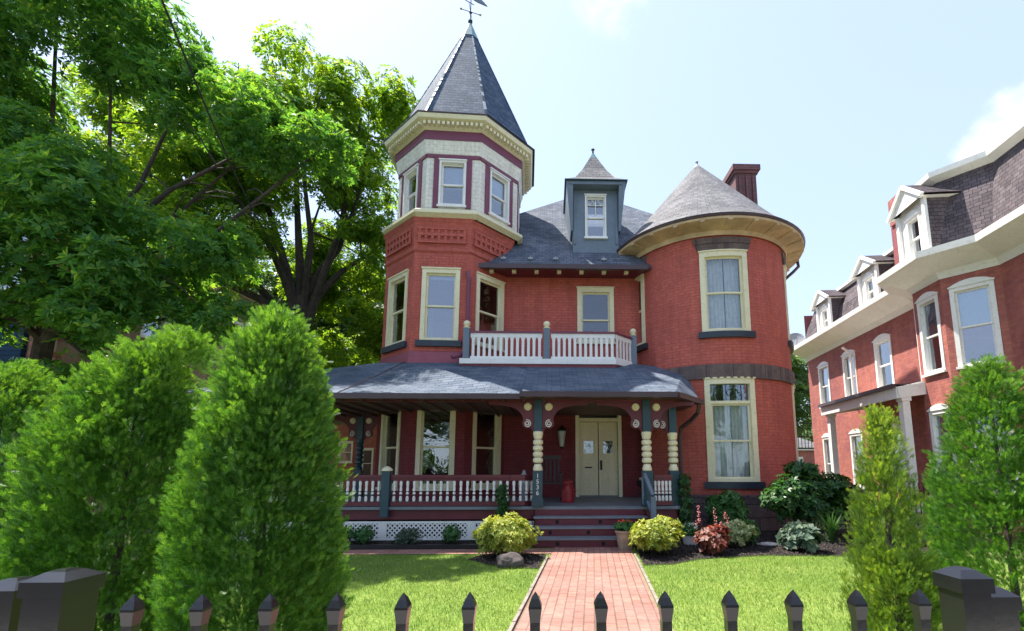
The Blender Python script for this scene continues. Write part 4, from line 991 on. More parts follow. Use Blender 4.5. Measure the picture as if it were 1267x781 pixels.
for a, b in ((0, 1), (1, 2), (3, 0)): m.bar((*pts[a], 3.42 if zz[a] < 3.6 else 3.62), (*pts[b], 3.42 if zz[b] < 3.6 else 3.62), .07, .3, WHITE)
m.bar((*NW(c0_, 7.68), 3.6), (*NW(c1_, 7.68), 3.6), .1, .1, GUT); m.bar((*NW(c0_, 7.9), 3.635), (*NW(c1_, 7.9), 3.635), .4, .02, GUT)
m.build('porch_canopy', row)
for s_ in (12.35, 16.1):
    m = MB(); nbox(m, s_ - .09, s_ + .09, 7.85, 8.03, .4, 3.36, WHITE); nbox(m, s_ - .12, s_ + .12, 7.82, 8.06, .4, .6, WHITE); nbox(m, s_ - .12, s_ + .12, 7.82, 8.06, 3.2, 3.36, WHITE); m.build('canopy_column', row)
m = MB(); nbox(m, 12.1, 16.5, 7.7, 9.19, -.05, .4, CONC); m.build('porch_base', row)
for s_, t_, z0_, z1_ in ((13.25, 9.1, 3.8, 6.2), (16.75, 9.1, 3.7, 5.6)):
    m = MB(); p = NW(s_, t_); m.tube([(*p, z0_), (*p, z1_), (*NW(s_, t_ - .25), z1_ + .2)], .045, 8, WHITE); m.build('downspout', row)
m = MB(); m.tube([(*NW(14.2, 9.12), 3.4), (*NW(14.4, 9.1), 2.6), (*NW(14.1, 9.12), 1.9), (*NW(14.3, 9.12), .9)], .012, 4, CABLE); m.tube([(*NW(16.0, 9.1), 3.2), (*NW(15.9, 9.0), 3.1), (*NW(15.6, 9.1), 2.3)], .015, 4, CABLE); m.build('wall_cable', row)
# dish
t = thing('satellite_dish', 'grey satellite dish on the far end of the neighbouring mansard roof', 'satellite dish', (*NW(20.6, 9.0), 6.6))
c = Vector((*NW(20.6, 8.9), 7.15)); m = MB(); ax = Vector((-.3, -.9, .35)).normalized(); uu = ax.cross(Vector((0, 0, 1))).normalized(); vv = uu.cross(ax)
rg = [[c + (uu * math.cos(k / 16 * 6.2832) + vv * math.sin(k / 16 * 6.2832)) * r_ + ax * (r_ * r_ * .5) for k in range(16)] for r_ in (.02, .15, .3, .38)]
for a, b in zip(rg, rg[1:]):
    for k in range(16): m.face([a[k], a[(k + 1) % 16], b[(k + 1) % 16], b[k]], GALV, None, True)
m.build('reflector', t); m = MB(); m.tube([c - ax * .02, c - Vector((0, 0, .5)), (*NW(20.4, 9.2), 6.6)], .025, 6, GALV); m.tube([c - vv * .3, c + ax * .45 - vv * .1], .015, 5, GALV); m.build('mount', t)

# ================================================================ OTHER BUILDINGS
def simple_house(name, label, x0, x1, y0, y1, h, wallm, wins, roofh=0, roofm=SLATE, trim=WHITE, extra=None):
    t = thing(name, label, 'house', ((x0 + x1) / 2, (y0 + y1) / 2, 0)); m = MB()
    for (a, b), ws in zip((((x0, y0), (x1, y0)), ((x1, y0), (x1, y1)), ((x1, y1), (x0, y1)), ((x0, y1), (x0, y0))), wins):
        f = Flat(a, b); hs = [window(t, f, *w_, trim=trim, fw=.09, glassm=GLASS) for w_ in ws]; 
        wall(m, f, 0, f.len, 0, h, hs, wallm)
    m.face([(x0, y0, h), (x1, y0, h), (x1, y1, h), (x0, y1, h)], roofm); m.build('wall', t); m = MB()
    for a, b in (((x0 - .2, y0 - .12), (x1 + .2, y0 - .12)), ((x1 + .12, y0), (x1 + .12, y1))): m.bar((*a, h - .1), (*b, h - .1), .3, .3, trim)
    m.build('cornice', t)
    if roofh:
        m = MB(); xm, o = (x0 + x1) / 2, .4
        m.face([(x0 - o, y0 - o, h), (x1 + o, y0 - o, h), (xm, y0 + 2.5, h + roofh)], roofm); m.face([(x1 + o, y0 - o, h), (x1 + o, y1 + o, h), (xm, y1 - 2.5, h + roofh), (xm, y0 + 2.5, h + roofh)], roofm)
        m.face([(x1 + o, y1 + o, h), (x0 - o, y1 + o, h), (xm, y1 - 2.5, h + roofh)], roofm); m.face([(x0 - o, y1 + o, h), (x0 - o, y0 - o, h), (xm, y0 + 2.5, h + roofh), (xm, y1 - 2.5, h + roofh)], roofm); m.build('roof', t)
    return t
lh = simple_house('brick_house', 'tall tan and brown brick house with dark blue siding hidden behind the big tree', -24, -14.2, 13, 24, 9.5, TAN, ([(2, 1.1, 6.6, 8.6), (5, 1.1, 6.6, 8.6), (8, 1.1, 6.6, 8.6)], [(3, 1., 2, 4), (3, 1., 6, 8), (7, 1., 2, 4), (7, 1., 6, 8)], [], []), 2.5)
m = MB(); m.box(-23.8, -15.0, 12.86, 12.985, 1.2, 6.2, BLUES); m.build('blue_siding', lh)
m = MB()
for i in range(36): m.box(-14.78, -14.14 if i % 2 else -14.3, 12.84, 13.15, .2 + i * .26, .2 + i * .26 + .13, NBRICK)
m.build('corner_quoin', lh)
simple_house('brick_house', 'red brick house with white sash windows seen through the left end of the porch', -17.5, -10.2, 30, 40, 6.5, NBRICK, ([(2.2, .9, 1.8, 3.2), (4.1, .9, 1.8, 3.15), (5.5, .8, .8, 2.7)], [(2, 1, 1, 3), (5, 1, 1, 3)], [], []), 2., SLATE)
simple_house('brick_house', 'small red brick house with grey roof far down the gap beside the round tower', 19.5, 25.5, 42, 50, 3.3, NBRICK, ([(1.3, 1, 1, 2.4), (3.5, 1, 1, 2.4)], [], [], []), 1.8, CONE)
t = thing('fire_escape', 'black iron fire stair in the gap between the round tower and the terraced house', 'fire escape', (14.6, 27, 0))
m = MB()
for z in (2.6, 3.3): m.bar((13.2, 27, z), (16.2, 27, z), .5, .06, BLACKI)
for i in range(16): x = 13.2 + i * .2; m.bar((x, 26.8, 2.6), (x, 26.8, 4.1), .03, .03, BLACKI)
m.bar((13.2, 26.8, 4.1), (16.2, 26.8, 4.1), .05, .05, BLACKI); m.build('landing', t)
m = MB()
for i in range(9): m.bar((13.4, 26.7 - i * .1, 2.5 - i * .28), (14.2, 26.7 - i * .1, 2.5 - i * .28), .2, .04, BLACKI)
for x in (13.4, 14.2): m.bar((x, 26.7, 2.6), (x, 25.8, .0), .05, .12, BLACKI); m.bar((x, 26.7, 3.5), (x, 25.8, .9), .04, .04, BLACKI)
m.build('stair_flight', t)
for x in (13.2, 16.1):
    m = MB(); m.bar((x, 26.9, 0), (x, 26.9, 6.5), .08, .08, BLACKI); m.build('post', t)

# ================================================================ FENCES
def rail_fence(name, label, a, b, n, h, mats=BLACKI, pw=.02, z0=.12):
    t = thing(name, label, 'fence', (a[0], a[1], 0)); A_, B_ = Vector((*a, 0)), Vector((*b, 0))
    for z in (z0 + .06, h - .14): m = MB(); m.bar(A_ + Vector((0, 0, z)), B_ + Vector((0, 0, z)), .03, .03, mats); m.build('rail', t)
    pr = None
    for i in range(n):
        p = A_.lerp(B_, i / (n - 1))
        if pr is None:
            m = MB(); m.box(p.x - pw / 2, p.x + pw / 2, p.y - pw / 2, p.y + pw / 2, z0, h, mats); m.lathe((p.x, p.y, h), [(pw * .9, 0), (pw * .9, .02), (0, .07)], 4, mats, False, R(45)); pr = m.build('picket', t); p0 = p
        else: o = pr.copy(); COL.objects.link(o); o.parent = t; o.location = p - p0
    return t
rail_fence('iron_fence', 'black iron picket fence across the side yard behind the large green shrub', (6.25, 10.6), (9.0, 10.75), 24, 1.08)
m = MB(); m.box(7.9, 7.98, 10.6, 10.68, 0, 1.2, BLACKI); m.lathe((7.94, 10.64, 1.2), [(.06, 0), (.06, .03), (0, .07)], 4, BLACKI, False, R(45)); o = m.build('fence_post', loc=(7.94, 10.64, 0)); tag(o, 'square black gate post in the low iron fence of the side yard', 'post')
t = thing('patio_chair', 'blue plastic chair behind the side yard iron fence beside the canopy column', 'chair', (8.45, 11.5, 0))
m = MB(); m.box(8.2, 8.7, 11.3, 11.75, .42, .46, BLUECH); m.build('seat', t)
m = MB(); m.tube([(8.2, 11.78, .45), (8.2, 11.84, .85), (8.3, 11.86, 1.02), (8.45, 11.87, 1.06), (8.6, 11.86, 1.02), (8.7, 11.84, .85), (8.7, 11.78, .45)], .03, 6, BLUECH)
for i in range(4): m.bar((8.27 + i * .12, 11.8, .46), (8.27 + i * .12, 11.87, 1.0), .06, .015, BLUECH)
m.build('backrest', t)
for x_, y_ in ((8.22, 11.33), (8.68, 11.33), (8.22, 11.73), (8.68, 11.73)): m = MB(); m.tube([(x_, y_, 0), (x_, y_, .43)], .02, 6, BLUECH); m.build('leg', t)
# front fence, close to the camera
ff = thing('metal_fence', 'glossy black metal fence with spear-topped pickets across the front of the lawn', 'fence', (0, 1.05, 0))
FY = 1.05
pr = None
for i in range(13):
    x = -.90 + i * .1435 + (.0008 * i)
    if pr is None:
        m = MB(); h = .0108; m.box(x - h, x + h, FY - h, FY + h, .08, 1.165, BLACKM)
        q = math.sqrt(2); m.lathe((x, FY, 0), [(h * q, 1.165), (.0118 * q, 1.174), (.0145 * q, 1.194), (.0142 * q, 1.199), (.0085 * q, 1.214), (.0, 1.228)], 4, BLACKM, False, R(45)); pr = m.build('picket', ff); x0_ = x
    else: o = pr.copy(); COL.objects.link(o); o.parent = ff; o.location = (x - x0_, 0, 0)
for z in (.2, .98): m = MB(); m.box(-1.12, .97, FY - .014, FY + .014, z, z + .035, BLACKM); m.build('rail', ff)
def fpost(xc, yc, zt, w_=.046, pr=ff, label=None):
    m = MB(); m.box(xc - w_, xc + w_, yc - w_, yc + w_, 0, zt - .055, BLACKM); p = m.build('post', pr)
    q = math.sqrt(2); c = MB(); W = w_ + .006
    c.box(xc - W, xc + W, yc - W, yc + W, zt - .055, zt - .022, BLACKM); c.lathe((xc, yc, zt - .022), [(W * q, 0), (W * q * .45, .016), (W * .3, .02), (0, .021)], 4, BLACKM, False, R(45)); c.build('post_cap', p); return p
fpost(.998, 1.12, 1.262, .034); fpost(-1.112, 1.11, 1.272, .042)
for nm, xc, yc, zt, w_, lb in (('gate_post', 1.115, 1.18, 1.205, .036, 'shorter black metal gate post at the far right behind the tall fence post'), ('gate_post', -1.27, 1.16, 1.242, .042, 'black metal gate post at the far left beside the tall fence post')):
    t = thing(nm, lb, 'post', (xc, yc, 0)); fpost(xc, yc, zt, w_, t)

# ================================================================ FOLIAGE
def trunk(name, pts, rs, parent, mat=BARK, n=8):
    m = MB(); m.tube(pts, rs, n, mat); o = m.build(name, parent); return o
def arborvitae(label, x, y, h, rad, n, size, mat=ARB, p=2.0, base=.0, seed=1, lumps=(), loose=0., group=None, jit=.1, tops=0):
    rg = np.random.default_rng(seed)
    t = thing('arborvitae', label, 'evergreen', (x, y, 0), group)
    trunk('trunk', [(x, y, 0), (x, y, h * .5), (x, y, h * .85)], [.03, .022, .008], t)
    # clusters on the surface
    nc = n // 26
    zf = rg.beta(1.15, 1.25, nc); ang = rg.uniform(0, 2 * np.pi, nc)
    prof = np.clip((1 - zf ** p), 0, 1) ** .62 * (.80 + .20 * np.clip(zf * 5, 0, 1))
    ph = rg.uniform(0, 6.28, 6)
    lump = 1 + jit * (np.sin(ang * 3 + zf * 9 + ph[0]) + np.sin(ang * 5 - zf * 16 + ph[1]) * .8 + np.sin(ang * 2 + zf * 27 + ph[2]) * .7)
    rr = rad * prof * lump * np.where(rg.random(nc) < .72, rg.uniform(.88, 1.05, nc), rg.uniform(.4, .9, nc))
    c = np.stack([x + rr * np.cos(ang), y + rr * np.sin(ang), base + zf * (h - base)], 1)
    out = np.stack([np.cos(ang), np.sin(ang), np.zeros(nc)], 1)
    for (dx, dy, zz, lr, ln) in lumps:
        d = unit(rg.normal(size=(ln, 3))); d[:, 2] = np.abs(d[:, 2]) * .9 - .2
        c = np.concatenate([c, np.array([x + dx, y + dy, zz]) + d * np.array([lr, lr, lr * 1.5]) * rg.uniform(.6, 1.05, (ln, 1))]); out = np.concatenate([out, unit(d * np.array([1, 1, 0.01]))])
    k = 26; N_ = len(c)
    # every cluster is a flattish upswept bough: long outwards and up, thin sideways
    oo = np.repeat(out, k, 0); tilt = unit(out * .75 + np.array([0, 0, .8]) + rg.normal(size=(N_, 3)) * .25); tl = np.repeat(tilt, k, 0)
    tt = rg.uniform(-1, 1, (N_ * k, 1)); cc = np.repeat(c, k, 0) + tl * tt * size * 1.5 + rg.normal(size=(N_ * k, 3)) * size * .5 * (1.15 - .5 * tt)
    up = np.array([0, 0, 1.]); grow = unit(oo * (.55 + .5 * rg.random((N_ * k, 1))) + up * (.75 + .3 * rg.random((N_ * k, 1)) + loose) + rg.normal(size=(N_ * k, 3)) * .33)
    side = np.cross(oo, up); nrm = unit(oo * .8 + side * rg.normal(size=(N_ * k, 1)) * .9 + up * .35 + rg.normal(size=(N_ * k, 3)) * .25)
    sc = size * rg.uniform(.6, 1.25, N_ * k)
    rad_ = np.hypot(cc[:, 0] - x, cc[:, 1] - y) / (rad * np.clip(1 - (np.clip(cc[:, 2] / h, 0, 1)) ** p, .02, 1) ** .62 + .02)
    tip = (rg.random(N_ * k) < np.clip((rad_ - .86) * 1.8, 0, .45) * (.35 + .65 * np.clip(cc[:, 2] / h, 0, 1)) + .5 * (cc[:, 2] > h * .86)); qs = np.where(tip, 3, np.arange(N_ * k) % 3)
    Vs, Fs, o_ = [], [], 0
    for q in range(4):
        tv, tf = spray(5, q + 1); sel = qs == q
        if q == 3:
            V, F = scatter(tv, tf, cc[sel] - grow[sel] * sc[sel, None] * .3, grow[sel], nrm[sel], sc[sel] * .9); fastmesh('new_growth', V, F, ARBYT if mat is ARBY else ARBT, t); continue
        V, F = scatter(tv, tf, cc[sel] - grow[sel] * sc[sel, None] * .5, grow[sel], nrm[sel], sc[sel]); Vs.append(V); Fs.append(F + o_); o_ += len(V)
    if tops:   # loose leading shoots
        for q in range(tops):
            a = rg.uniform(0, 6.28); r0 = rad * .25 * rg.random(); b0 = np.array([x + r0 * math.cos(a), y + r0 * math.sin(a), h * (.93 + .03 * rg.random())])
            ln = h * rg.uniform(.03, .075); M_ = 16; tt = rg.random(M_)[:, None]; dv = unit(np.array([[rg.normal() * .25, rg.normal() * .25, 1.]]))
            ps = b0 + dv * tt * ln; tv, tf = spray(5, 2); g_ = unit(dv + rg.normal(size=(M_, 3)) * .5)
            V, F = scatter(tv, tf, ps, g_, unit(rg.normal(size=(M_, 3))), size * rg.uniform(.45, .8, M_)); Vs.append(V); Fs.append(F + o_); o_ += len(V)
    fastmesh('foliage', np.concatenate(Vs), np.concatenate(Fs), mat, t)
    return t
arborvitae('tall bushy arborvitae in the middle of the left-hand group, nearest the porch', -1.56, 2.55, 2.36, .37, 38000, .047, seed=3, p=3.0, lumps=((.02, -.12, 1.5, .2, 60),), tops=8, jit=.07)
arborvitae('broad twin-topped arborvitae between two other evergreens behind the front fence', -3.02, 3.35, 2.38, .52, 38000, .054, seed=4, p=3.0, lumps=((.28, .0, 2.3, .17, 60), (-.25, -.1, 1.6, .3, 80)), tops=8, jit=.06)
arborvitae('arborvitae at the far left edge, cut by the picture frame', -4.38, 3.7, 2.3, .52, 15000, .06, seed=5, p=3.0, lumps=((.1, -.1, 1.9, .25, 50),), tops=7, jit=.06)
arborvitae('slim yellow-green young arborvitae in the right lawn behind the tall fence post', 2.22, 3.0, 1.86, .27, 12000, .042, ARBY, seed=6, p=1.35, lumps=((.16, .1, .55, .22, 90), (-.08, -.1, .8, .16, 60)), tops=7, loose=.5, jit=.12)
arborvitae('dense green conical arborvitae at the right edge behind the two black posts', 3.92, 3.9, 2.42, .56, 24000, .055, seed=8, p=1.8, lumps=((-.15, -.2, 1.1, .3, 60),), tops=6, jit=.07)

def blob_points(rg, blobs, n, shell=.6):
    vol = np.array([b[3] * b[4] * b[5] for b in blobs]) ** (2 / 3.); pick = rg.choice(len(blobs), n, p=vol / vol.sum()); B_ = np.array(blobs)[pick]
    d = unit(rg.normal(size=(n, 3))); r_ = np.where(rg.random(n) < shell, rg.uniform(.82, 1.05, n), rg.uniform(.25, .85, n))[:, None]
    f = 1 + .10 * np.sin(d[:, :1] * 7 + pick[:, None]) + .09 * np.sin(d[:, 2:] * 9 + pick[:, None] * 2.)
    return B_[:, :3] + d * B_[:, 3:] * r_ * f, d, pick
def crown(t, blobs, n, size, mat, seed=1, wl=6, width=.3, lift=.45, name='crown', sub=0):
    rg = np.random.default_rng(seed)
    if sub:      # break every bough into smaller uneven clumps
        nb = []
        for q in blobs:
            for _ in range(sub):
                d = unit(rg.normal(size=(1, 3)))[0]; k = rg.uniform(.3, .52); e = rg.uniform(.45, .95)
                rm = (q[3] + q[4] + q[5]) / 3 * k
                nb.append((q[0] + d[0] * q[3] * e, q[1] + d[1] * q[4] * e, q[2] + d[2] * q[5] * e * 1.1, rm * rg.uniform(.9, 1.3), rm * rg.uniform(.9, 1.2), rm * rg.uniform(.6, .95)))
        blobs = nb
    P_, d, _ = blob_points(rg, blobs, n)
    grow = unit(d * np.array([1, 1, .6]) + np.array([0, 0, .75]) + rg.normal(size=(n, 3)) * .35); nrm = unit(rg.normal(size=(n, 3)))
    Vs, Fs, o_ = [], [], 0
    for q in range(3):
        tv, tf = whorl(wl, 1., width, lift, q + seed); sel = np.arange(n) % 3 == q
        V, F = scatter(tv, tf, P_[sel], grow[sel], nrm[sel], size * rg.uniform(.5, 1.35, sel.sum())); Vs.append(V); Fs.append(F + o_); o_ += len(V)
    return fastmesh(name, np.concatenate(Vs), np.concatenate(Fs), mat, t)
def limbs(t, base, fork, r0, blobs, seed=1, name='trunk'):
    rg = random.Random(seed); m = MB(); b, f = Vector(base), Vector(fork)
    m.tube([b, b.lerp(f, .5) + Vector((rg.uniform(-.15, .15), 0, 0)), f], [r0 * 1.25, r0, r0 * .85], 10, BARK); m.build(name, t)
    for i, q in enumerate(blobs):
        e = Vector(q[:3]); s0 = b.lerp(f, rg.uniform(.75, 1.)); mid = s0.lerp(e, .5) + Vector((rg.uniform(-.5, .5), rg.uniform(-.5, .5), rg.uniform(-.2, .6)))
        m = MB(); m.tube([s0, s0.lerp(mid, .5) + Vector((0, 0, .15)), mid, e], [r0 * .5, r0 * .38, r0 * .27, r0 * .1], 7, BARK)
        for k in range(4):
            a = mid.lerp(e, rg.random()); c = a + Vector((rg.uniform(-1, 1), rg.uniform(-1, 1), rg.uniform(-.2, .9))) * q[3] * .8; m.tube([a, a.lerp(c, .5) + Vector((0, 0, .1)), c], [r0 * .14, r0 * .09, .015], 5, BARK)
        m.build('limb', t)
# the big tree behind the left evergreens, beside the octagonal tower
t = thing('broadleaf_tree', 'big spreading leafy tree rising left of the octagonal tower, dark forked trunk showing', 'tree', (-8.3, 15.0, 0))
BL = [(-9.2, 14.8, 14.5, 2.2, 2.0, 1.3), (-10.0, 13.4, 9.0, 1.7, 1., 1.), (-8.6, 17.2, 8.4, 2.0, 1.2, 1.4), (-6.9, 17, 8.0, 1.2, 1., 1.2), (-6.7, 14.5, 13.6, 1.7, 1.8, 1.6), (-11.2, 15, 13.6, 2.3, 2, 1.8), (-8.6, 14.2, 12.6, 2.4, 1.8, 1.7), (-6.6, 14.6, 11.0, 1.5, 1.6, 1.3), (-6.2, 15.0, 8.9, 1.2, 1.5, 1.1), (-10.6, 14, 10.6, 2.3, 1.8, 1.5),
      (-13.6, 15, 11.8, 2.4, 2.2, 2.0), (-13.2, 14.5, 8.6, 2.3, 2., 1.5), (-8.6, 16.5, 9.6, 1.5, 1.3, 1.), (-9.8, 13.8, 8.0, 1.2, 1.2, .9), (-6.3, 15.5, 6.4, 1.1, 1.5, 1.1), (-5.6, 16.5, 4.6, 1.2, 1.3, 1.3), (-8.0, 17.5, 5.6, 1.8, 1.2, 1.8), (-16.4, 15.5, 13.2, 2.3, 2., 2.2), (-17, 15, 9.6, 2., 2., 1.8)]
limbs(t, (-8.3, 15, 0), (-8.5, 15, 7.2), .34, [BL[0]] + BL[4:12], 3)
crown(t, BL, 30000, .19, TREEM, 21, 6, .4, sub=11)
# nearer tree overhanging from the left
t = thing('broadleaf_tree', 'dark green large-leaved tree at the far left overhanging the arborvitae', 'tree', (-11.0, 9.6, 0))
BN = [(-9.6, 8.6, 6.6, 1.6, 1.4, .9), (-8.0, 8.6, 5.6, 1.4, 1.2, .8), (-10.6, 8.4, 4.9, 1.6, 1.3, .7), (-8.6, 8.6, 4.3, 1.3, 1., .55), (-7.0, 9., 4.55, .8, .9, .5), (-11.8, 9, 8.0, 1.6, 1.4, .9), (-12.6, 9, 10.6, 1.8, 1.5, 1.1), (-9.9, 9.2, 10.9, 1.8, 1.4, 1.2), (-11.3, 9.2, 12.6, 1.8, 1.4, 1.3), (-8.2, 9.2, 9.6, 1.0, 1., .8), (-6.6, 9.1, 5.9, .7, .8, .6), (-7.2, 10.3, 9.4, 1.2, 1.1, .8), (-6.2, 9.4, 8.9, 1.3, 1.0, .8), (-5.1, 9.3, 8.5, .8, .8, .5), (-9.0, 9.4, 3.3, 1.3, .9, .7), (-11.5, 8.8, 6.4, 1.3, 1.2, 1.2), (-12.4, 8.6, 4.4, 1.3, 1.2, .8)]
limbs(t, (-11, 9.6, 0), (-10.6, 9.5, 5.0), .17, BN, 5)
crown(t, BN, 21000, .165, TREEN, 31, 7, .32, .6, sub=11)
t = thing('broadleaf_tree', 'green leafy tree in the distance between the round tower and the terraced house', 'tree', (16, 31, 0))
BF = [(15.2, 31, 8.4, 1.9, 2, 1.9), (16.4, 31, 5.6, 2.0, 2, 1.8), (14.2, 31, 5.0, 1.5, 2, 1.5), (17.4, 32, 8.0, 2, 2, 2)]
limbs(t, (16, 31, 0), (16, 31, 4), .25, BF, 6); crown(t, BF, 2600, .42, FART, 41, 5, .4)
t = thing('broadleaf_tree', 'pale green tree behind the house seen low to the left of the octagonal tower', 'tree', (-9.5, 26, 0))
BF = [(-9.5, 26, 9.5, 3, 2, 2.6), (-12.5, 27, 6.5, 2.6, 2, 2.4), (-7.5, 27, 6, 2.2, 2, 2.4), (-15.5, 27, 9, 2.6, 2, 2.6), (-13.5, 27, 12.5, 3, 2, 2.8), (-17, 27, 12, 3, 2, 3), (-11.5, 26, 10.5, 2.6, 2, 2.4)]
limbs(t, (-9.5, 26, 0), (-9.5, 26, 5), .3, BF, 7); crown(t, BF, 7500, .38, FART, 43, 5, .4)
for (x, y, sc_, lb) in ((38, 60, 1., 'distant round-headed tree behind the small grey-roofed house'), (-34, 55, 1.2, 'distant tree on the skyline at the far left'), (-24, 62, 1., 'distant tree behind the red brick house')):
    t = thing('distant_tree', lb, 'tree', (x, y, 0)); BF = [(x, y, 6 * sc_, 4 * sc_, 3, 3 * sc_), (x + 3, y, 4.5 * sc_, 3, 3, 2.6), (x - 3, y, 4.5 * sc_, 3, 3, 2.8)]
    trunk('trunk', [(x, y, 0), (x, y, 4), (x, y, 6)], [.4, .3, .15], t); crown(t, BF, 1700, .8, FART, int(x) + 90, 5, .4)

for (x, y, sc_, lb) in ((-9, -17, 1.1, 'street tree across the road, seen mirrored in the tower windows'), (2, -19, 1.25, 'street tree across the road, seen mirrored in the porch windows'), (13, -17, 1., 'street tree across the road, seen mirrored in the round tower windows')):
    t = thing('street_tree', lb, 'tree', (x, y, 0), 'street trees across the road'); BF = [(x, y, 6.5 * sc_, 3.2 * sc_, 3, 2.6 * sc_), (x + 2.4, y, 5.2 * sc_, 2.3, 2, 1.8), (x - 2.4, y, 5 * sc_, 2.2, 2, 2)]
    trunk('trunk', [(x, y, 0), (x, y, 4), (x, y, 6)], [.3, .24, .12], t); crown(t, BF, 1500, .6, FART, int(x) + 190, 5, .4)

# ================================================================ GARDEN PLANTS
def shrub(name, label, cat, x, y, h, rx, n, size, mat, seed=1, wl=5, width=.4, lift=.4, ry=None, squash=1., z0=None, group=None, blobs=None, stems=7):
    t = thing(name, label, cat, (x, y, 0), group); ry = ry or rx; rg = random.Random(seed)
    zc = h * .55 if z0 is None else z0
    bl = blobs or [(x, y, zc, rx * .8, ry * .8, h * .42)] + [(x + rg.uniform(-.5, .5) * rx, y + rg.uniform(-.5, .5) * ry, zc + rg.uniform(-.15, .3) * h, rx * .5, ry * .5, h * .26) for _ in range(4)]
    m = MB()
    for i in range(stems):
        q = bl[i % len(bl)]; a = rg.uniform(0, 6.28); e = Vector((q[0] + math.cos(a) * q[3] * .5, q[1] + math.sin(a) * q[4] * .5, q[2]))
        b = Vector((x + rg.uniform(-.04, .04), y + rg.uniform(-.04, .04), -.01)); m.tube([b, b.lerp(e, .5) + Vector((rg.uniform(-.04, .04), 0, .02)), e], [.012, .01, .005], 5, BARK)
    m.build('stem', t); crown(t, bl, n, size, mat, seed, wl, width, lift, 'foliage'); return t
shrub('golden_shrub', 'golden yellow-green shrub left of the porch steps, behind the grey boulder', 'shrub', -.72, 7.85, .68, .58, 1500, .085, GOLD, 3, 6, .4, .6)
shrub('golden_shrub', 'golden yellow-green shrub right of the porch steps, beside the tan planter', 'shrub', 1.80, 8.0, .60, .50, 1300, .08, GOLD, 4, 6, .4, .6)
for i, (x, lb) in enumerate(((-3.62, 'small round boxwood ball beside the lattice, left of the lavender clump'), (-1.93, 'small round boxwood ball beside the lattice, closest to the golden shrub'))):
    shrub('boxwood_ball', lb, 'shrub', x, 9.15, .34, .17, 420, .045, BOX, 11 + i, 5, .5, .3, blobs=[(x, 9.15, .2, .17, .17, .16)])
for i, (x, lb) in enumerate(((-4.05, 'loose grey-green herb clump in the bed at the left end of the lattice'), (-2.72, 'loose grey-green herb clump between the two boxwood balls'))):
    shrub('herb_clump', lb, 'plant', x, 9.05, .32, .32, 420, .07, BOX if i == 0 else BLUEG, 15 + i, 6, .18, 1.2)
shrub('leafy_shrub', 'fresh green shrub against the stone base below the ground floor round tower window', 'shrub', 3.75, 9.75, .95, .48, 900, .11, BOX, 21, 6, .34, .4)
shrub('rhododendron', 'large dark green shrub at the right side of the round tower', 'shrub', 5.55, 9.8, 1.55, .95, 1700, .13, DEEP, 22, 7, .34, .35, blobs=[(5.3, 9.8, 1.0, .5, .4, .35), (6.0, 9.8, 1.1, .42, .35, .28), (4.9, 9.7, .8, .35, .35, .3), (5.6, 9.8, .65, .7, .4, .3), (6.4, 9.9, .85, .35, .35, .3), (5.5, 9.9, 1.42, .35, .3, .18)], stems=14)
shrub('coral_bells', 'coppery red foliage plant in the mulch bed below the round tower', 'plant', 2.82, 8.05, .46, .30, 420, .10, COPR, 23, 5, .7, .15)
t = bpy.data.objects['coral_bells']; m = MB(); rg_ = random.Random(5)
for i in range(9):
    x, y, z = 2.82 + rg_.uniform(-.3, .3), 8.05 + rg_.uniform(-.2, .2), rg_.uniform(.55, .85); m.tube([(x * .6 + 2.82 * .4, y, .2), (x, y, z)], .004, 4, MAROON)
    for k in range(14): zz_ = z - .16 * rg_.random(); m.lathe((x + rg_.uniform(-.02, .02), y + rg_.uniform(-.02, .02), zz_), [(0, -.009), (.011, 0), (0, .009)], 4, PINKF)
m.build('flower_spike', t)
shrub('variegated_plant', 'pale cream-leaved plant between the coppery plant and the stone base', 'plant', 3.42, 8.6, .46, .3, 420, .09, SILVER, 24, 6, .3, .9)
shrub('leafy_perennial', 'small green plant close to the right of the pale cream-leaved plant', 'plant', 3.85, 8.95, .4, .22, 260, .09, BOX, 27, 6, .3, .7)
shrub('hosta', 'broad grey-green mounded plant at the right end of the mulch bed', 'plant', 4.55, 8.25, .46, .36, 400, .12, BLUEG, 25, 5, .7, .3)
def blades(name, label, x, y, h, n, mat, seed, spread=.5, cat='plant'):
    t = thing(name, label, cat, (x, y, 0)); rg = random.Random(seed); m = MB()
    for i in range(n):
        a = rg.uniform(0, 6.28); s_ = rg.uniform(.1, 1) * spread * h; c, d = math.cos(a), math.sin(a); hh_ = h * rg.uniform(.6, 1.05); w_ = .012
        p = [Vector((x, y, 0)), Vector((x + c * s_ * .4, y + d * s_ * .4, hh_ * .65)), Vector((x + c * s_, y + d * s_, hh_))]; sd_ = Vector((-d, c, 0)) * w_
        m.face([p[0] - sd_, p[0] + sd_, p[1] + sd_, p[1] - sd_], mat); m.face([p[1] - sd_, p[1] + sd_, p[2]], mat)
    m.build('foliage', t); return t
blades('spiky_grass', 'dark spiky-leaved clump in the shade behind the grey-green mounded plant', 5.5, 9.0, .65, 90, DEEP, 4)
blades('spiky_grass', 'spiky-leaved clump below the side yard fence beside the slim arborvitae', 6.4, 9.6, .6, 80, BLUEG, 6)
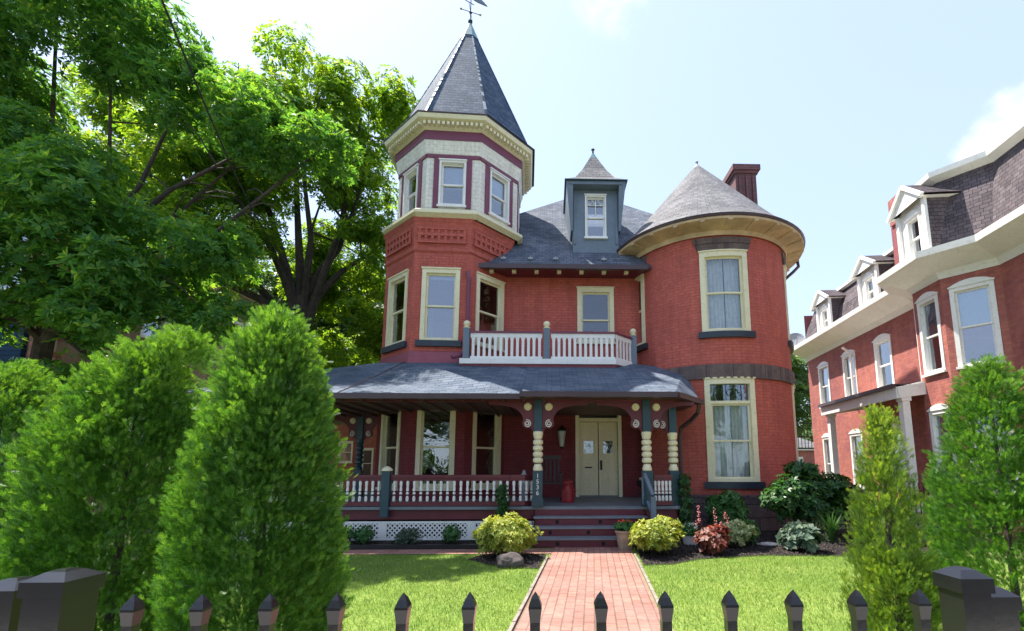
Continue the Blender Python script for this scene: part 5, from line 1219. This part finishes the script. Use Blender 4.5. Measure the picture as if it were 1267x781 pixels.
def vine(label, x, y, h, r_, n, seed, base=0):
    t = thing('climbing_vine', label, 'vine', (x, y, 0)); rg = random.Random(seed); m = MB()
    for k in range(3):
        pts = [(x + math.sin(i * .9 + k * 2) * r_ * .4, y + math.cos(i * .8 + k) * r_ * .3, base + h * i / 8) for i in range(9)]; m.tube(pts, .008, 4, BARK)
    m.build('stem', t); crown(t, [(x + rg.uniform(-.3, .3) * r_, y, base + h * (i + .5) / 6, r_, r_ * .8, h / 9) for i in range(6)], n, .07, DEEP, seed, 5, .5, .2, 'foliage')
vine('narrow dark green climbing vine at the right front corner of the porch', 2.80, 9.55, 1.35, .14, 330, 51)
vine('narrow dark green climbing vine in front of the maroon railing behind the golden shrub', -.98, 9.28, 1.12, .13, 300, 52)
# planters, boulder, slab
t = thing('planter', 'weathered tan planter with red flowers between the steps and the right golden shrub', 'planter', (1.36, 8.55, 0))
m = MB(); m.lathe((1.36, 8.55, 0), [(.0, .0), (.12, 0), (.17, .30), (.185, .31), (.185, .35), (.16, .35), (.15, .31), (0, .31)], 24, TERRA); m.build('pot', t)
crown(t, [(1.36, 8.55, .42, .17, .15, .09)], 200, .07, BOX, 61, 5, .5, .4, 'foliage'); crown(t, [(1.36, 8.52, .50, .14, .12, .04)], 22, .035, REDF, 62, 6, .8, .6, 'blossom')
t = thing('planter', 'small grey planter with white flowers at the foot of the porch corner vine', 'planter', (2.72, 9.05, 0))
m = MB(); m.lathe((2.72, 9.05, 0), [(.0, .0), (.13, 0), (.16, .16), (.17, .18), (.14, .18), (0, .16)], 20, CONC); m.build('pot', t)
crown(t, [(2.72, 9.05, .28, .17, .15, .1)], 160, .07, BOX, 63, 5, .5, .4, 'foliage'); crown(t, [(2.72, 9.02, .36, .15, .12, .05)], 40, .035, WHITEF, 64, 6, .8, .6, 'blossom')
import bmesh
def rock(name, label, loc, sz, seed, mat=ROCK, cat='rock'):
    b = bmesh.new(); bmesh.ops.create_icosphere(b, subdivisions=4, radius=1); from mathutils import noise as mn
    for v in b.verts:
        c = v.co.copy(); k = 1 + .22 * mn.noise(c * 1.3 + Vector((seed, 0, 0))) + .10 * mn.noise(c * 4 + Vector((seed, 3, 0))) + .04 * mn.noise(c * 11); v.co = Vector((c.x * sz[0], c.y * sz[1], c.z * sz[2])) * k
    me = bpy.data.meshes.new(name); b.to_mesh(me); b.free(); me.materials.append(mat); me.polygons.foreach_set('use_smooth', [True] * len(me.polygons)); o = bpy.data.objects.new(name, me); COL.objects.link(o); o.location = loc; tag(o, label, cat)
rock('boulder', 'rounded grey boulder on the mulch in front of the left golden shrub', (-.62, 7.18, .07), (.22, .18, .14), 3)
rock('stepping_stone', 'flat pale stone slab lying in the mulch bed', (4.2, 8.95, .02), (.2, .14, .035), 8, CONC, 'stone slab')
# utility line
m = MB(); a, b = Vector((-4.05, 4, 6.45)), Vector((-7.2, 12, 6.9))
pts = [a.lerp(b, i / 14) - Vector((0, 0, .35 * math.sin(math.pi * i / 14))) for i in range(15)]; pts = [a + (a - b).normalized() * 6 + Vector((0, 0, 1.0))] + pts
m.tube(pts, .012, 5, CABLE); o = m.build('utility_cable', loc=tuple(a)); tag(o, 'thin black overhead cable crossing the tree at upper left', 'cable')
# mulch chips, grass
rg = np.random.default_rng(5)
def inpoly(P_, poly):
    x, y = P_[:, 0], P_[:, 1]; c = np.zeros(len(x), bool); n = len(poly)
    for i in range(n):
        (x1, y1), (x2, y2) = poly[i], poly[(i + 1) % n]
        if y1 == y2: continue
        c ^= ((y1 > y) != (y2 > y)) & (x < (x2 - x1) * (y - y1) / (y2 - y1) + x1)
    return c
beds = [[(walk_x(7.25, 1) + .09, 7.2), (1.9, 7.25), (2.4, 7.62), (3.6, 7.9), (4.6, 7.85), (6.2, 7.6), (7.2, 7.9), (7.2, 11), (2.2, 11), (walk_x(8.75, 1) + .09, 8.75)], [(-6, 8.75), (-.5, 8.75), (-.5, 9.6), (-6, 9.6)], [(-1.35, 7.7), (-.95, 7.25), (-.55, 7.05), (walk_x(7.0, -1) - .08, 7.0), (walk_x(8.1, -1) - .08, 8.12), (-1.2, 8.12)]]
P_ = np.stack([rg.uniform(-6, 7.2, 60000), rg.uniform(7, 11, 60000)], 1); sel = np.zeros(len(P_), bool)
for b in beds: sel |= inpoly(P_, b)
P_ = P_[sel]; n = len(P_)
tv = np.array([(-.3, -1, 0), (.3, -1, 0.1), (.3, 1, .05), (-.3, 1, 0)]); tf = np.array([(0, 1, 2, 3)])
V, F = scatter(tv, tf, np.concatenate([P_, rg.uniform(.008, .03, (n, 1))], 1), unit(rg.normal(size=(n, 3)) * [1, 1, .35]), unit(rg.normal(size=(n, 3)) * .4 + [0, 0, 1]), rg.uniform(.008, .022, n))
MCH = leafmat('mulch_chips', [(0, (.014, .011, .012)), (.6, (.045, .035, .033)), (1, (.11, .085, .075))], 0.0, .9, (1, 1, 1))
tag(fastmesh('mulch', V, F, MCH), 'dark wood chip mulch over the garden beds', 'mulch', kind='stuff')
n = 230000
yy = 2.2 + 7.0 * rg.random(n) ** .9; P_ = np.stack([rg.uniform(-5.6, 7.0, n), yy], 1)
keep = ~((P_[:, 0] > walk_x(P_[:, 1], -1) - .03) & (P_[:, 0] < walk_x(P_[:, 1], 1) + .03)) & ~((P_[:, 1] > 8.15) & (P_[:, 0] < 0)) & (np.abs(P_[:, 0]) < 1.0 + P_[:, 1] * .75)
for b in beds: keep &= ~inpoly(P_, b)
P_ = P_[keep]; n = len(P_); a = rg.uniform(0, 6.28, n)
hh_ = rg.uniform(.02, .045, n); lean = rg.normal(size=(n, 2)) * .016; wv = np.stack([np.cos(a), np.sin(a)], 1) * .0028
V = np.zeros((n, 3, 3)); V[:, 0, :2] = P_ - wv; V[:, 1, :2] = P_ + wv; V[:, 2, :2] = P_ + lean; V[:, 2, 2] = hh_
F = np.arange(n * 3).reshape(n, 3)
tag(fastmesh('grass', V.reshape(-1, 3), F, GRASSM, k=3), 'short bright green lawn grass', 'grass', kind='stuff')
for o in bpy.data.objects:
    if o.parent is None and 'category' in o and 'group' not in o:
        k = o.name.split('.')[0]; g = {'arborvitae': 'evergreens inside the front fence', 'golden_shrub': 'golden shrubs flanking the steps', 'boxwood_ball': 'boxwood balls along the lattice', 'herb_clump': 'herb clumps along the lattice',
             'gate_post': 'gate posts at both ends of the fence', 'climbing_vine': 'vines on the porch', 'spiky_grass': 'spiky clumps in the bed', 'planter': 'planters by the porch', 'distant_tree': 'distant trees'}.get(k)
        if g: o['group'] = g
    if '_o' in o: del o['_o']
